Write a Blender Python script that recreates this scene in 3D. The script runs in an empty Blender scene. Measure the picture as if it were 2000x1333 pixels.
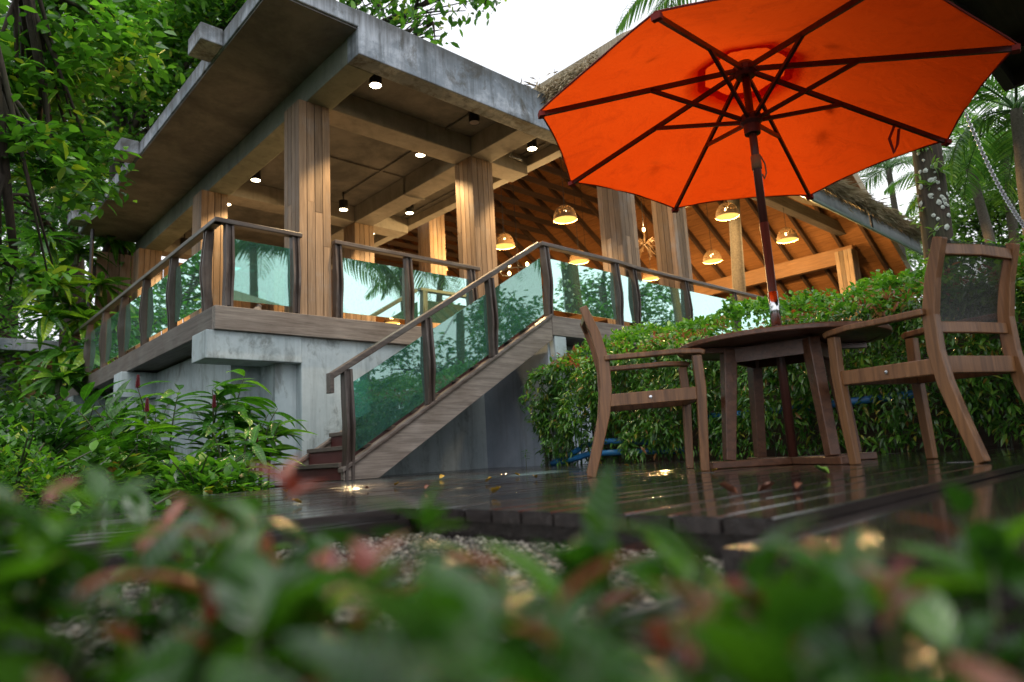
import bpy, math, random
import numpy as np
from mathutils import Matrix, Vector
R = math.radians
SC = bpy.context.scene
COL = SC.collection
rng = random.Random(7)
nrg = np.random.default_rng(11)

# ------------------------------------------------------------------ camera
YAW, PITCH, ROLL, FPX, CAM_Z = R(43.192), R(9.682), R(-3.321), 1320.5, 0.14
_f = Vector((math.sin(YAW)*math.cos(PITCH), math.cos(YAW)*math.cos(PITCH), math.sin(PITCH)))
_r0 = Vector((math.cos(YAW), -math.sin(YAW), 0)); _u0 = _r0.cross(_f)
_r = _r0*math.cos(ROLL) + _u0*math.sin(ROLL); _u = -_r0*math.sin(ROLL) + _u0*math.cos(ROLL)
cam_d = bpy.data.cameras.new('camera'); cam = bpy.data.objects.new('camera', cam_d); COL.objects.link(cam)
cam.matrix_world = Matrix(((_r.x, _u.x, -_f.x, 0), (_r.y, _u.y, -_f.y, 0), (_r.z, _u.z, -_f.z, CAM_Z), (0, 0, 0, 1)))
cam_d.sensor_width = 36; cam_d.lens = FPX*36/2000; cam_d.clip_start = 0.02; cam_d.clip_end = 2000
cam_d.dof.use_dof = True; cam_d.dof.focus_distance = 5.2; cam_d.dof.aperture_fstop = 2.0
SC.camera = cam

# ------------------------------------------------------------------ sky, sun, exposure
W = bpy.data.worlds.new('World'); SC.world = W; W.use_nodes = True
wn, wl = W.node_tree.nodes, W.node_tree.links
wn.clear()
sky = wn.new('ShaderNodeTexSky'); sky.sky_type = 'NISHITA'; sky.sun_disc = False
SUN_EL, SUN_ROT = R(58), R(200)
sky.sun_elevation = SUN_EL; sky.sun_rotation = SUN_ROT; sky.dust_density = 4
cl = wn.new('ShaderNodeTexNoise'); cl.inputs['Scale'].default_value = 2.2; cl.inputs['Detail'].default_value = 5
clr = wn.new('ShaderNodeValToRGB')
clr.color_ramp.elements[0].color = (9.6, 9.9, 10.6, 1); clr.color_ramp.elements[1].color = (12.2, 12.3, 12.6, 1)
clr.color_ramp.elements[0].position = .35; clr.color_ramp.elements[1].position = .65
wl.new(cl.outputs['Fac'], clr.inputs['Fac'])
mx = wn.new('ShaderNodeMix'); mx.data_type = 'RGBA'; mx.inputs[0].default_value = 0.88
wl.new(sky.outputs[0], mx.inputs[6]); wl.new(clr.outputs[0], mx.inputs[7])
bg = wn.new('ShaderNodeBackground'); bg.inputs['Strength'].default_value = 0.12
wl.new(mx.outputs[2], bg.inputs['Color'])
wo = wn.new('ShaderNodeOutputWorld'); wl.new(bg.outputs[0], wo.inputs['Surface'])
sd = bpy.data.lights.new('sun', 'SUN'); sd.energy = 0.8; sd.angle = R(25); sd.color = (1, .96, .9)
sun = bpy.data.objects.new('sun', sd); COL.objects.link(sun)
# light comes from behind the camera's right shoulder, high
sun_dir = Vector((math.sin(SUN_ROT)*math.cos(SUN_EL), math.cos(SUN_ROT)*math.cos(SUN_EL), math.sin(SUN_EL)))
sun.rotation_euler = sun_dir.to_track_quat('Z', 'Y').to_euler()
SC.view_settings.view_transform = 'Standard'; SC.view_settings.look = 'None'
SC.view_settings.exposure = 0.25; SC.view_settings.gamma = 1
SC.render.engine = 'CYCLES'
SC.cycles.use_denoising = True
SC.cycles.max_bounces = 7; SC.cycles.diffuse_bounces = 3; SC.cycles.glossy_bounces = 3
SC.cycles.transparent_max_bounces = 12; SC.cycles.transmission_bounces = 4
SC.cycles.sample_clamp_indirect = 6.0
SC.cycles.caustics_reflective = False; SC.cycles.caustics_refractive = False

# ------------------------------------------------------------------ helpers
WM = {}            # world matrix of each object made here
def _link(o, parent, M, label=None, cat=None, group=None, kind=None):
    COL.objects.link(o)
    if parent is not None:
        o.parent = parent; o.matrix_parent_inverse = WM[parent.name].inverted()
    o.matrix_basis = M; WM[o.name] = M
    tag(o, label, cat, group, kind)
    return o
def tag(o, label=None, cat=None, group=None, kind=None):
    if label: o['label'] = label
    if cat: o['category'] = cat
    if group: o['group'] = group
    if kind: o['kind'] = kind
    return o
def thing(name, loc, label, cat, group=None, rz=0, kind=None):
    o = bpy.data.objects.new(name, None); o.empty_display_size = .1
    return _link(o, None, Matrix.Translation(loc) @ Matrix.Rotation(rz, 4, 'Z'), label, cat, group, kind)
def place(name, me, parent, M, **k):
    return _link(bpy.data.objects.new(name, me), parent, M, **k)

class MB:
    def __init__(s): s.v = []; s.f = []
    def add(s, vs, fs):
        n = len(s.v); s.v += [tuple(x) for x in vs]; s.f += [tuple(i+n for i in q) for q in fs]; return s
    def box(s, x0, x1, y0, y1, z0, z1):
        return s.add([(x0,y0,z0),(x1,y0,z0),(x1,y1,z0),(x0,y1,z0),(x0,y0,z1),(x1,y0,z1),(x1,y1,z1),(x0,y1,z1)],
                     [(0,3,2,1),(4,5,6,7),(0,1,5,4),(1,2,6,5),(2,3,7,6),(3,0,4,7)])
    def bar(s, a, b, w, h, up=(0,0,1)):
        a, b = Vector(a), Vector(b); d = (b-a).normalized(); up = Vector(up)
        x = d.cross(up).normalized(); y = x.cross(d).normalized()
        vs = [p + x*sx*w/2 + y*sy*h/2 for p in (a, b) for sx, sy in ((-1,-1),(1,-1),(1,1),(-1,1))]
        return s.add(vs, [(3,2,1,0),(4,5,6,7),(0,1,5,4),(1,2,6,5),(2,3,7,6),(3,0,4,7)])
    def prism(s, poly, ax, lo, hi):
        """poly: 2-D outline; ax: extruded axis"""
        def p3(a, b, t): return {'x': (t, a, b), 'y': (a, t, b), 'z': (a, b, t)}[ax]
        n = len(poly)
        vs = [p3(a, b, lo) for a, b in poly] + [p3(a, b, hi) for a, b in poly]
        return s.add(vs, [tuple(range(n))[::-1], tuple(range(n, 2*n))] + [(i, (i+1) % n, n+(i+1) % n, n+i) for i in range(n)])
    def tube(s, pts, rad, n=8, cap=True):
        pts = [Vector(p) for p in pts]
        if not hasattr(rad, '__len__'): rad = [rad]*len(pts)
        ref = Vector((0,0,1)); vs = []; prev = None
        for i, p in enumerate(pts):
            d = (pts[min(i+1, len(pts)-1)] - pts[max(i-1, 0)]).normalized()
            if prev is None:
                x = d.cross(ref)
                if x.length < .05: x = d.cross(Vector((1,0,0)))
            else: x = prev - d*prev.dot(d)
            x.normalize(); prev = x; y = d.cross(x)
            vs += [p + (x*math.cos(2*math.pi*k/n) + y*math.sin(2*math.pi*k/n))*rad[i] for k in range(n)]
        fs = [(i*n+k, i*n+(k+1) % n, (i+1)*n+(k+1) % n, (i+1)*n+k) for i in range(len(pts)-1) for k in range(n)]
        if cap: fs += [tuple(range(n))[::-1], tuple(range((len(pts)-1)*n, len(pts)*n))]
        return s.add(vs, fs)
    def ribbon(s, pts, w, h, up=(0,0,1)):
        """rectangular section swept along pts"""
        pts = [Vector(p) for p in pts]; up = Vector(up); vs = []
        for i, p in enumerate(pts):
            d = (pts[min(i+1, len(pts)-1)] - pts[max(i-1, 0)]).normalized()
            x = d.cross(up).normalized(); y = x.cross(d).normalized()
            ww = w[i] if hasattr(w, '__len__') else w; hh = h[i] if hasattr(h, '__len__') else h
            vs += [p + x*sx*ww/2 + y*sy*hh/2 for sx, sy in ((-1,-1),(1,-1),(1,1),(-1,1))]
        m = len(pts)
        fs = [(i*4+k, i*4+(k+1) % 4, (i+1)*4+(k+1) % 4, (i+1)*4+k) for i in range(m-1) for k in range(4)]
        fs += [(3,2,1,0), tuple((m-1)*4+k for k in range(4))]
        return s.add(vs, fs)
    def lathe(s, prof, c=(0,0,0), n=24, skip=None):
        m = len(prof); k0 = len(s.v)
        vs = [(c[0]+r*math.cos(2*math.pi*k/n), c[1]+r*math.sin(2*math.pi*k/n), c[2]+z) for r, z in prof for k in range(n)]
        fs = []
        for i in range(m-1):
            for k in range(n):
                if skip and skip(i, k): continue
                fs.append((i*n+k, i*n+(k+1) % n, (i+1)*n+(k+1) % n, (i+1)*n+k))
        return s.add(vs, fs)
    def mesh(s, name, mat, smooth=False):
        me = bpy.data.meshes.new(name); me.from_pydata(s.v, [], s.f); me.update()
        if mat is not None: me.materials.append(mat)
        if smooth: me.polygons.foreach_set('use_smooth', [True]*len(me.polygons))
        return me
    def build(s, name, mat, parent=None, smooth=False, bevel=0, local=False, **k):
        me = s.mesh(name, mat, smooth)
        M = WM[parent.name].copy() if (local and parent is not None) else Matrix.Identity(4)
        o = _link(bpy.data.objects.new(name, me), parent, M, **k)
        if bevel:
            b = o.modifiers.new('bevel', 'BEVEL'); b.width = bevel; b.segments = 2; b.limit_method = 'ANGLE'
        return o

def np_mesh(name, verts, faces, mat, smooth=False):
    """verts (n,3); faces (m,k) equal size"""
    me = bpy.data.meshes.new(name); m, k = faces.shape
    me.vertices.add(len(verts)); me.vertices.foreach_set('co', np.ascontiguousarray(verts, dtype=np.float32).ravel())
    me.loops.add(m*k); me.loops.foreach_set('vertex_index', np.ascontiguousarray(faces, dtype=np.int32).ravel())
    me.polygons.add(m); me.polygons.foreach_set('loop_start', np.arange(0, m*k, k, dtype=np.int32))
    me.polygons.foreach_set('loop_total', np.full(m, k, dtype=np.int32))
    if smooth: me.polygons.foreach_set('use_smooth', np.ones(m, dtype=bool))
    me.update(calc_edges=True); me.validate()
    for x in (mat if isinstance(mat, (list, tuple)) else [mat]): me.materials.append(x)
    return me

def frames(dirs, roll=None):
    """(n,3) directions -> (n,3,3) with columns x=dir, y=side, z=up-ish"""
    d = dirs/np.linalg.norm(dirs, axis=1, keepdims=True)
    up = np.tile([0, 0, 1.0], (len(d), 1)); bad = np.abs(d[:, 2]) > .97; up[bad] = [1, 0, 0]
    y = np.cross(up, d); y /= np.linalg.norm(y, axis=1, keepdims=True); z = np.cross(d, y)
    if roll is not None:
        c, s_ = np.cos(roll)[:, None], np.sin(roll)[:, None]; y, z = y*c+z*s_, -y*s_+z*c
    return np.stack([d, y, z], axis=2)
def leaf_template(kind):
    """length along x (0..1), width along y, z up"""
    if kind == 'diamond':
        v = [(0,0,0),(.45,.22,.05),(1,0,-.06),(.45,-.22,.05)]; f = [(0,3,2),(0,2,1)]
    elif kind == 'oval':
        v = [(0,0,0),(.25,.19,.05),(.62,.22,.03),(1,0,-.12),(.62,-.22,.03),(.25,-.19,.05),(.25,0,0),(.62,0,-.03)]
        f = [(0,6,1),(1,6,7),(1,7,2),(2,7,3),(0,5,6),(5,7,6),(5,4,7),(4,3,7)]
    elif kind == 'lance':
        v = [(0,0,0),(.3,.10,.03),(.65,.085,-.03),(1,0,-.2),(.65,-.085,-.03),(.3,-.10,.03),(.3,0,0),(.65,0,-.06)]
        f = [(0,6,1),(1,6,7),(1,7,2),(2,7,3),(0,5,6),(5,7,6),(5,4,7),(4,3,7)]
    return np.array(v, float), np.array(f, int)
def scatter(name, pos, dirs, size, kind, mat, roll=None, widths=1.0):
    v, f = leaf_template(kind); n = len(pos)
    F = frames(dirs, roll); vv = v[None]*np.array([1, 1, 1.0])
    vv = np.repeat(vv, n, 0)*size[:, None, None]; vv[:, :, 1] *= widths
    P = np.einsum('nij,nkj->nki', F, vv) + pos[:, None, :]
    ff = (f[None] + (np.arange(n)*len(v))[:, None, None]).reshape(-1, 3)
    return np_mesh(name, P.reshape(-1, 3), ff, mat)
def rand_dirs(n, zlo=-.6, zhi=.4):
    a = nrg.uniform(0, 2*np.pi, n); z = nrg.uniform(zlo, zhi, n); c = np.sqrt(1-z*z)
    return np.stack([c*np.cos(a), c*np.sin(a), z], 1)
def at(px, py, depth):
    """world point seen in the 2000x1333 photograph at (px,py), depth metres away"""
    d = _r*(px-1000) + _u*(666.5-py) + _f*FPX
    p = d*(depth/FPX); return Vector((p.x, p.y, p.z+CAM_Z))

# ------------------------------------------------------------------ materials
def new_mat(name):
    m = bpy.data.materials.new(name); m.use_nodes = True
    nt = m.node_tree; nt.nodes.clear()
    out = nt.nodes.new('ShaderNodeOutputMaterial'); p = nt.nodes.new('ShaderNodeBsdfPrincipled')
    nt.links.new(p.outputs[0], out.inputs[0]); return m, nt, p, out
def N(nt, t, **k):
    n = nt.nodes.new(t)
    for a, b in k.items(): setattr(n, a, b)
    return n
def pos_map(nt, scale, space='world', rot=(0,0,0)):
    if space == 'world': src = N(nt, 'ShaderNodeNewGeometry').outputs['Position']
    else: src = N(nt, 'ShaderNodeTexCoord').outputs['Object']
    mp = N(nt, 'ShaderNodeMapping'); mp.inputs['Scale'].default_value = scale; mp.inputs['Rotation'].default_value = rot
    nt.links.new(src, mp.inputs['Vector']); return mp.outputs[0]
def noise(nt, vec, scale, detail=6, rough=.6, dist=0):
    n = N(nt, 'ShaderNodeTexNoise'); n.inputs['Scale'].default_value = scale; n.inputs['Detail'].default_value = detail
    n.inputs['Roughness'].default_value = rough; n.inputs['Distortion'].default_value = dist
    nt.links.new(vec, n.inputs['Vector']); return n.outputs['Fac']
def ramp(nt, fac, stops):
    r = N(nt, 'ShaderNodeValToRGB'); e = r.color_ramp.elements
    while len(e) < len(stops): e.new(.5)
    for q, (p, c) in zip(e, stops):
        q.position = p; q.color = tuple(c) + (1,) if len(c) == 3 else c
    nt.links.new(fac, r.inputs['Fac']); return r.outputs['Color']
def mix(nt, fac, a, b, mode='MIX'):
    m = N(nt, 'ShaderNodeMix', data_type='RGBA', blend_type=mode)
    for i, v in ((0, fac), (6, a), (7, b)):
        if hasattr(v, 'is_output') or isinstance(v, bpy.types.NodeSocket): nt.links.new(v, m.inputs[i])
        else: m.inputs[i].default_value = v if i == 0 else tuple(v) + (1,)
    return m.outputs[2]
def bump(nt, p, h, strength=.3, dist=.01):
    b = N(nt, 'ShaderNodeBump'); b.inputs['Strength'].default_value = strength; b.inputs['Distance'].default_value = dist
    nt.links.new(h, b.inputs['Height']); nt.links.new(b.outputs[0], p.inputs['Normal'])
def rough_var(nt, p, fac, lo, hi):
    m = N(nt, 'ShaderNodeMapRange'); m.inputs['To Min'].default_value = lo; m.inputs['To Max'].default_value = hi
    m.inputs['From Min'].default_value = .3; m.inputs['From Max'].default_value = .7
    nt.links.new(fac, m.inputs['Value']); nt.links.new(m.outputs[0], p.inputs['Roughness'])

def wood(name, dark, light, axis='x', space='world', rough=(.5, .75), grain=1.0, weather=None, wfac=.5, spec=.4, objrand=.25, coat=0):
    m, nt, p, _ = new_mat(name)
    sc = {'x': (1.2, 22, 22), 'y': (22, 1.2, 22), 'z': (22, 22, 1.2)}[axis]
    v = pos_map(nt, sc, space)
    oi = N(nt, 'ShaderNodeObjectInfo'); va = N(nt, 'ShaderNodeVectorMath', operation='MULTIPLY_ADD')
    va.inputs[0].default_value = (37, 53, 29); nt.links.new(oi.outputs['Random'], va.inputs[1]); nt.links.new(v, va.inputs[2])
    g = noise(nt, va.outputs[0], 1.6*grain, 7, .65, .6)
    col = ramp(nt, g, [(.28, dark), (.5, [(a+b)/2 for a, b in zip(dark, light)]), (.72, light)])
    v2 = pos_map(nt, (1, 1, 1), space); big = noise(nt, v2, 2.3, 5, .6)
    if weather is not None:
        wf = ramp(nt, big, [(.5-wfac*.35, (0,0,0)), (.5+.25, (1,1,1))])
        wcol = ramp(nt, g, [(.3, [c*.45 for c in weather]), (.7, weather)])
        col = mix(nt, wf, col, wcol)
    if objrand:
        rr = ramp(nt, oi.outputs['Random'], [(0, [1-objrand]*3), (1, [1+objrand*.6]*3)])
        col = mix(nt, 1.0, col, rr, 'MULTIPLY')
    nt.links.new(col, p.inputs['Base Color']); rough_var(nt, p, big, *rough)
    p.inputs['Specular IOR Level'].default_value = spec
    if coat: p.inputs['Coat Weight'].default_value = coat; p.inputs['Coat Roughness'].default_value = .06
    bump(nt, p, g, .25, .004); return m
def N_sub(nt, a, k):
    m = N(nt, 'ShaderNodeMath', operation='SUBTRACT'); m.inputs[1].default_value = k; nt.links.new(a, m.inputs[0]); return m.outputs[0]
def concrete(name, stops, stain=(.03,.035,.035), stain_amt=.5, rough=.8, streak=True, sc=1.0, mould=None):
    m, nt, p, _ = new_mat(name)
    v = pos_map(nt, (1,1,1)); a = noise(nt, v, 1.1*sc, 8, .65, .4); b = noise(nt, v, 7*sc, 6, .7)
    ab = N(nt, 'ShaderNodeMath', operation='MULTIPLY_ADD'); ab.inputs[1].default_value = .3
    nt.links.new(b, ab.inputs[0]); nt.links.new(a, ab.inputs[2])
    col = ramp(nt, ab.outputs[0], stops)
    if streak:
        vs = pos_map(nt, (5.0, 5.0, .35)); s = noise(nt, vs, 1.3, 6, .7)
        st = ramp(nt, s, [(.5, (0,0,0)), (.72, (stain_amt,)*3)])
        col = mix(nt, st, col, stain)
    if mould:
        pv = noise(nt, v, 1.9, 8, .7, .8); pf = ramp(nt, pv, [(.56, (0,0,0)), (.64, (.7,)*3)])
        col = mix(nt, pf, col, stops[-1][1])
        vm = noise(nt, pos_map(nt, (1.6,1.6,.9)), 2.0, 10, .72, .5); mf = ramp(nt, vm, [(.52, (0,0,0)), (.64, (.85,)*3)])
        col = mix(nt, mf, col, mould)
        # grime that ran down from the roof edge
        sx = N(nt, 'ShaderNodeSeparateXYZ'); nt.links.new(N(nt, 'ShaderNodeNewGeometry').outputs['Position'], sx.inputs[0])
        dr = noise(nt, pos_map(nt, (9,9,.05)), 1.0, 5, .7); ad = N(nt, 'ShaderNodeMath', operation='MULTIPLY_ADD'); ad.inputs[1].default_value = .55
        nt.links.new(dr, ad.inputs[0]); nt.links.new(sx.outputs[2], ad.inputs[2])
        col = mix(nt, ramp(nt, N_sub(nt, ad.outputs[0], 5.05), [(.26, (0,0,0)), (.50, (.75,)*3)]), col, (.045,.045,.038))
    nt.links.new(col, p.inputs['Base Color']); p.inputs['Roughness'].default_value = rough
    bump(nt, p, b, .25, .006); return m
def foliage(name, stops, trans=.35, rough=.35, spec=.5, tcol=None, obj=False):
    m, nt, p, out = new_mat(name)
    if obj: src = N(nt, 'ShaderNodeObjectInfo').outputs['Random']
    else: src = N(nt, 'ShaderNodeNewGeometry').outputs['Random Per Island']
    col = ramp(nt, src, stops); v = pos_map(nt, (1,1,1)); n2 = noise(nt, v, 1.7, 3)
    col = mix(nt, 1.0, col, ramp(nt, n2, [(.3, (.7,.75,.7)), (.7, (1.2,1.15,1.1))]), 'MULTIPLY')
    if obj:
        tc_ = N(nt, 'ShaderNodeTexCoord'); sp_ = N(nt, 'ShaderNodeSeparateXYZ'); nt.links.new(tc_.outputs['Object'], sp_.inputs[0])
        ab_ = N(nt, 'ShaderNodeMath', operation='ABSOLUTE'); nt.links.new(sp_.outputs[1], ab_.inputs[0])
        rib = ramp(nt, ab_.outputs[0], [(.006, (1,1,1)), (.016, (0,0,0))])
        sv = N(nt, 'ShaderNodeMath', operation='MULTIPLY_ADD'); sv.inputs[1].default_value = -.9; nt.links.new(ab_.outputs[0], sv.inputs[0]); nt.links.new(sp_.outputs[0], sv.inputs[2])
        sn = N(nt, 'ShaderNodeMath', operation='SINE'); ml = N(nt, 'ShaderNodeMath', operation='MULTIPLY'); ml.inputs[1].default_value = 62; nt.links.new(sv.outputs[0], ml.inputs[0]); nt.links.new(ml.outputs[0], sn.inputs[0])
        vein = ramp(nt, sn.outputs[0], [(.55, (0,0,0)), (.98, (.55,)*3)])
        dirt = ramp(nt, noise(nt, tc_.outputs['Object'], 5, 5, .7), [(.35, (.6,.6,.55)), (.6, (1.08,1.08,1.0))])
        col = mix(nt, 1.0, col, dirt, 'MULTIPLY')
        lt = mix(nt, 1.0, col, (1.7,1.6,1.5), 'MULTIPLY'); col = mix(nt, rib, col, lt); col = mix(nt, vein, col, mix(nt, 1.0, col, (1.35,1.3,1.2), 'MULTIPLY'))
        bump(nt, p, sn.outputs[0], .25, .01)
    nt.links.new(col, p.inputs['Base Color']); p.inputs['Roughness'].default_value = rough
    p.inputs['Specular IOR Level'].default_value = spec
    t = N(nt, 'ShaderNodeBsdfTranslucent'); tc = mix(nt, 1.0, col, tcol or (1.5, 1.7, .6), 'MULTIPLY')
    nt.links.new(tc, t.inputs['Color'])
    ms = N(nt, 'ShaderNodeMixShader'); ms.inputs[0].default_value = trans
    nt.links.new(p.outputs[0], ms.inputs[1]); nt.links.new(t.outputs[0], ms.inputs[2]); nt.links.new(ms.outputs[0], out.inputs[0])
    return m
def plain(name, col, rough=.5, metal=0, spec=.5, var=.12):
    m, nt, p, _ = new_mat(name); v = pos_map(nt, (1,1,1), 'obj'); n = noise(nt, v, 9, 5)
    c = ramp(nt, n, [(.3, [x*(1-var) for x in col]), (.7, [min(1, x*(1+var)) for x in col])])
    nt.links.new(c, p.inputs['Base Color']); p.inputs['Roughness'].default_value = rough
    p.inputs['Metallic'].default_value = metal; p.inputs['Specular IOR Level'].default_value = spec; return m
def emit(name, col, strength):
    m, nt, p, out = new_mat(name); e = N(nt, 'ShaderNodeEmission'); e.inputs[0].default_value = tuple(col)+(1,)
    e.inputs[1].default_value = strength; nt.links.new(e.outputs[0], out.inputs[0]); return m
def glass(name, tint, refl=.42):
    m, nt, p, out = new_mat(name)
    t = N(nt, 'ShaderNodeBsdfTransparent'); t.inputs[0].default_value = tuple(tint)+(1,)
    g = N(nt, 'ShaderNodeBsdfGlossy'); g.inputs['Color'].default_value = (.60, .88, .79, 1); g.inputs['Roughness'].default_value = .015
    fr = N(nt, 'ShaderNodeFresnel'); fr.inputs['IOR'].default_value = 1.9
    ma = N(nt, 'ShaderNodeMath', operation='MULTIPLY_ADD'); ma.inputs[1].default_value = .9; ma.inputs[2].default_value = refl*.62
    nt.links.new(fr.outputs[0], ma.inputs[0])
    v = pos_map(nt, (1,1,1)); bn = noise(nt, v, 2.0, 2)
    b = N(nt, 'ShaderNodeBump'); b.inputs['Strength'].default_value = .04; b.inputs['Distance'].default_value = .004
    nt.links.new(bn, b.inputs['Height']); nt.links.new(b.outputs[0], g.inputs['Normal'])
    ms = N(nt, 'ShaderNodeMixShader'); nt.links.new(ma.outputs[0], ms.inputs[0])
    nt.links.new(t.outputs[0], ms.inputs[1]); nt.links.new(g.outputs[0], ms.inputs[2])
    # thin film of rain and dust on the pane
    df = N(nt, 'ShaderNodeBsdfDiffuse'); df.inputs[0].default_value = (.38, .66, .62, 1)
    tl = N(nt, 'ShaderNodeBsdfTranslucent'); tl.inputs[0].default_value = (.38, .66, .62, 1); ml = N(nt, 'ShaderNodeMixShader'); ml.inputs[0].default_value = .5
    nt.links.new(df.outputs[0], ml.inputs[1]); nt.links.new(tl.outputs[0], ml.inputs[2])
    dn = noise(nt, pos_map(nt, (1,1,.55)), 55, 4, .75); ff = ramp(nt, dn, [(.42, (.06,)*3), (.60, (.13,)*3), (.70, (.36,)*3)])
    m2 = N(nt, 'ShaderNodeMixShader'); nt.links.new(ff, m2.inputs[0]); nt.links.new(ms.outputs[0], m2.inputs[1]); nt.links.new(ml.outputs[0], m2.inputs[2])
    nt.links.new(m2.outputs[0], out.inputs[0]); return m

M = {}
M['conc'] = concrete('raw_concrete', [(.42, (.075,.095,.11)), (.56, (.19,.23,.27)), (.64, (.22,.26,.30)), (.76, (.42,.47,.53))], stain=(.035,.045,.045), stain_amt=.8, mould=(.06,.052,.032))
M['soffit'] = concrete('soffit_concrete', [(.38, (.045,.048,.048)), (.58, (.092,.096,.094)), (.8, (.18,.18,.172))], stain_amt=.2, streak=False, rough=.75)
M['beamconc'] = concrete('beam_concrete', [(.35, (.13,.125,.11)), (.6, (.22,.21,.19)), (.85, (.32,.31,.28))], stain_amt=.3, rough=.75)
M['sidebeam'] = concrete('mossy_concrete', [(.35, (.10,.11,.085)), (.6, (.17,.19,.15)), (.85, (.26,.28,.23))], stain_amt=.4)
M['wall'] = concrete('painted_wall', [(.3, (.27,.35,.38)), (.6, (.39,.47,.50)), (.85, (.50,.58,.60))], stain=(.10,.12,.13), stain_amt=.5, rough=.65, mould=(.17,.20,.20))
M['wallblue'] = concrete('blue_grey_wall', [(.3, (.26,.32,.40)), (.6, (.38,.45,.54)), (.85, (.50,.57,.66))], stain=(.06,.07,.09), stain_amt=.5, rough=.55)
M['beamx'] = wood('weathered_beam_x', (.07,.055,.045), (.22,.185,.16), 'x', weather=(.30,.27,.24), wfac=.5)
M['beamy'] = wood('weathered_beam_y', (.06,.045,.04), (.16,.13,.11), 'y', weather=(.26,.25,.22), wfac=.3)
M['railx'] = wood('handrail_wood', (.05,.038,.032), (.16,.125,.105), 'x', rough=(.25,.5), weather=(.22,.20,.18), wfac=.2)
M['raily'] = wood('handrail_wood_y', (.05,.038,.032), (.15,.12,.10), 'y', rough=(.3,.6), weather=(.26,.26,.22), wfac=.6)
M['post'] = wood('post_wood', (.035,.026,.022), (.11,.08,.065), 'z', rough=(.35,.6), weather=(.2,.18,.17), wfac=.1)
M['board'] = wood('column_board', (.17,.11,.065), (.38,.26,.16), 'z', weather=(.40,.33,.27), wfac=-.1, objrand=.45)
M['ceil'] = wood('ceiling_wood', (.16,.065,.02), (.36,.16,.055), 'y', objrand=0, rough=(.5,.7))
M['rafter'] = wood('rafter_wood', (.035,.02,.012), (.09,.05,.03), 'x', objrand=.2)
M['hbeam'] = wood('hall_beam_wood', (.18,.09,.04), (.36,.19,.085), 'y', objrand=.1)
M['teak'] = wood('wet_teak', (.085,.034,.012), (.31,.145,.055), 'z', space='obj', rough=(.28,.5), objrand=.12, spec=.5)
M['teakdark'] = wood('wet_teak_dark', (.06,.024,.012), (.19,.082,.042), 'x', space='obj', rough=(.25,.45), objrand=.1, spec=.5)
M['pole'] = wood('umbrella_pole_wood', (.035,.012,.009), (.11,.036,.024), 'z', space='obj', rough=(.3,.45), objrand=0)
M['rib'] = wood('umbrella_rib_wood', (.03,.010,.012), (.09,.028,.026), 'x', space='obj', rough=(.4,.6), objrand=0)
M['deck'] = wood('wet_deck', (.012,.010,.010), (.044,.037,.035), 'x', rough=(.04,.19), objrand=.35, spec=.6, coat=.5)
M['tread'] = wood('tread_wood', (.06,.05,.042), (.18,.15,.125), 'y')
M['riser'] = plain('red_riser', (.10,.028,.026), .6)
M['stringer'] = wood('stringer_wood', (.09,.07,.055), (.30,.255,.215), 'x', weather=(.36,.32,.28), wfac=.4)
M['black'] = plain('black_metal', (.012,.012,.013), .4)
M['steel'] = plain('polished_steel', (.65,.66,.68), .15, 1)
M['glass'] = glass('teal_glass', (.36,.80,.73))
M['thatch'] = wood('thatch', (.20,.165,.11), (.55,.47,.34), 'z', rough=(.8,.95), grain=2.2, objrand=0)
M['straw'] = foliage('straw', [(0,(.26,.20,.13)), (.5,(.52,.44,.31)), (1,(.72,.64,.48))], .15, .8, .2, (1,1,1))
M['valance'] = concrete('grey_canvas', [(.3,(.20,.215,.24)), (.6,(.33,.35,.38)), (.85,(.42,.44,.47))], stain_amt=.3, rough=.7)
M['pipe'] = plain('green_pipe', (.16,.24,.21), .4)
M['ground'] = concrete('garden_soil', [(.3,(.012,.011,.008)), (.6,(.03,.026,.018)), (.8,(.035,.05,.018))], streak=False, rough=.9)
M['bark'] = wood('bark', (.010,.008,.006), (.075,.055,.04), 'z', rough=(.8,.95), grain=.8, weather=(.07,.08,.045), wfac=.1, objrand=.2)
M['palmbark'] = wood('palm_bark', (.06,.052,.042), (.17,.15,.125), 'x', rough=(.85,.95), objrand=.2)
M['leafA'] = foliage('tree_leaves', [(0,(0.028,0.096,0.018)), (.5,(0.079,0.228,0.032)), (.9,(0.166,0.385,0.052)), (1,(0.385,0.438,0.052))], .42, .26, .7)
M['leafB'] = foliage('tree_leaves_dark', [(0,(0.016,0.058,0.016)), (.6,(0.042,0.136,0.026)), (1,(0.096,0.240,0.045))], .42, .26, .7)
M['leafC'] = foliage('tree_leaves_pale', [(0,(0.068,0.149,0.041)), (.6,(0.135,0.270,0.068)), (1,(0.270,0.405,0.108))], .4, .4)
M['palmleaf'] = foliage('palm_leaves', [(0,(0.041,0.115,0.034)), (.6,(0.088,0.209,0.061)), (1,(0.176,0.297,0.081))], .4, .35)
M['ginger'] = foliage('ginger_leaves', [(0,(0.027,0.108,0.016)), (.6,(0.061,0.203,0.024)), (1,(0.135,0.324,0.034))], .38, .25, .6, obj=True)
M['big'] = foliage('big_leaves', [(0,(.030,.11,.020)), (.6,(.065,.19,.030)), (.85,(.10,.25,.035)), (1,(.30,.46,.05))], .38, .25, .6, obj=True)
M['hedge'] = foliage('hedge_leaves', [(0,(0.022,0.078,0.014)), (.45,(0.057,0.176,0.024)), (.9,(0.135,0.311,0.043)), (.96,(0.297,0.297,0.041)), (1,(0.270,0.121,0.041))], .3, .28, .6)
M['hedgetop'] = foliage('hedge_top_leaves', [(0,(0.062,0.193,0.028)), (.6,(0.132,0.333,0.045)), (1,(0.263,0.474,0.062))], .35, .28, .6)
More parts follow.
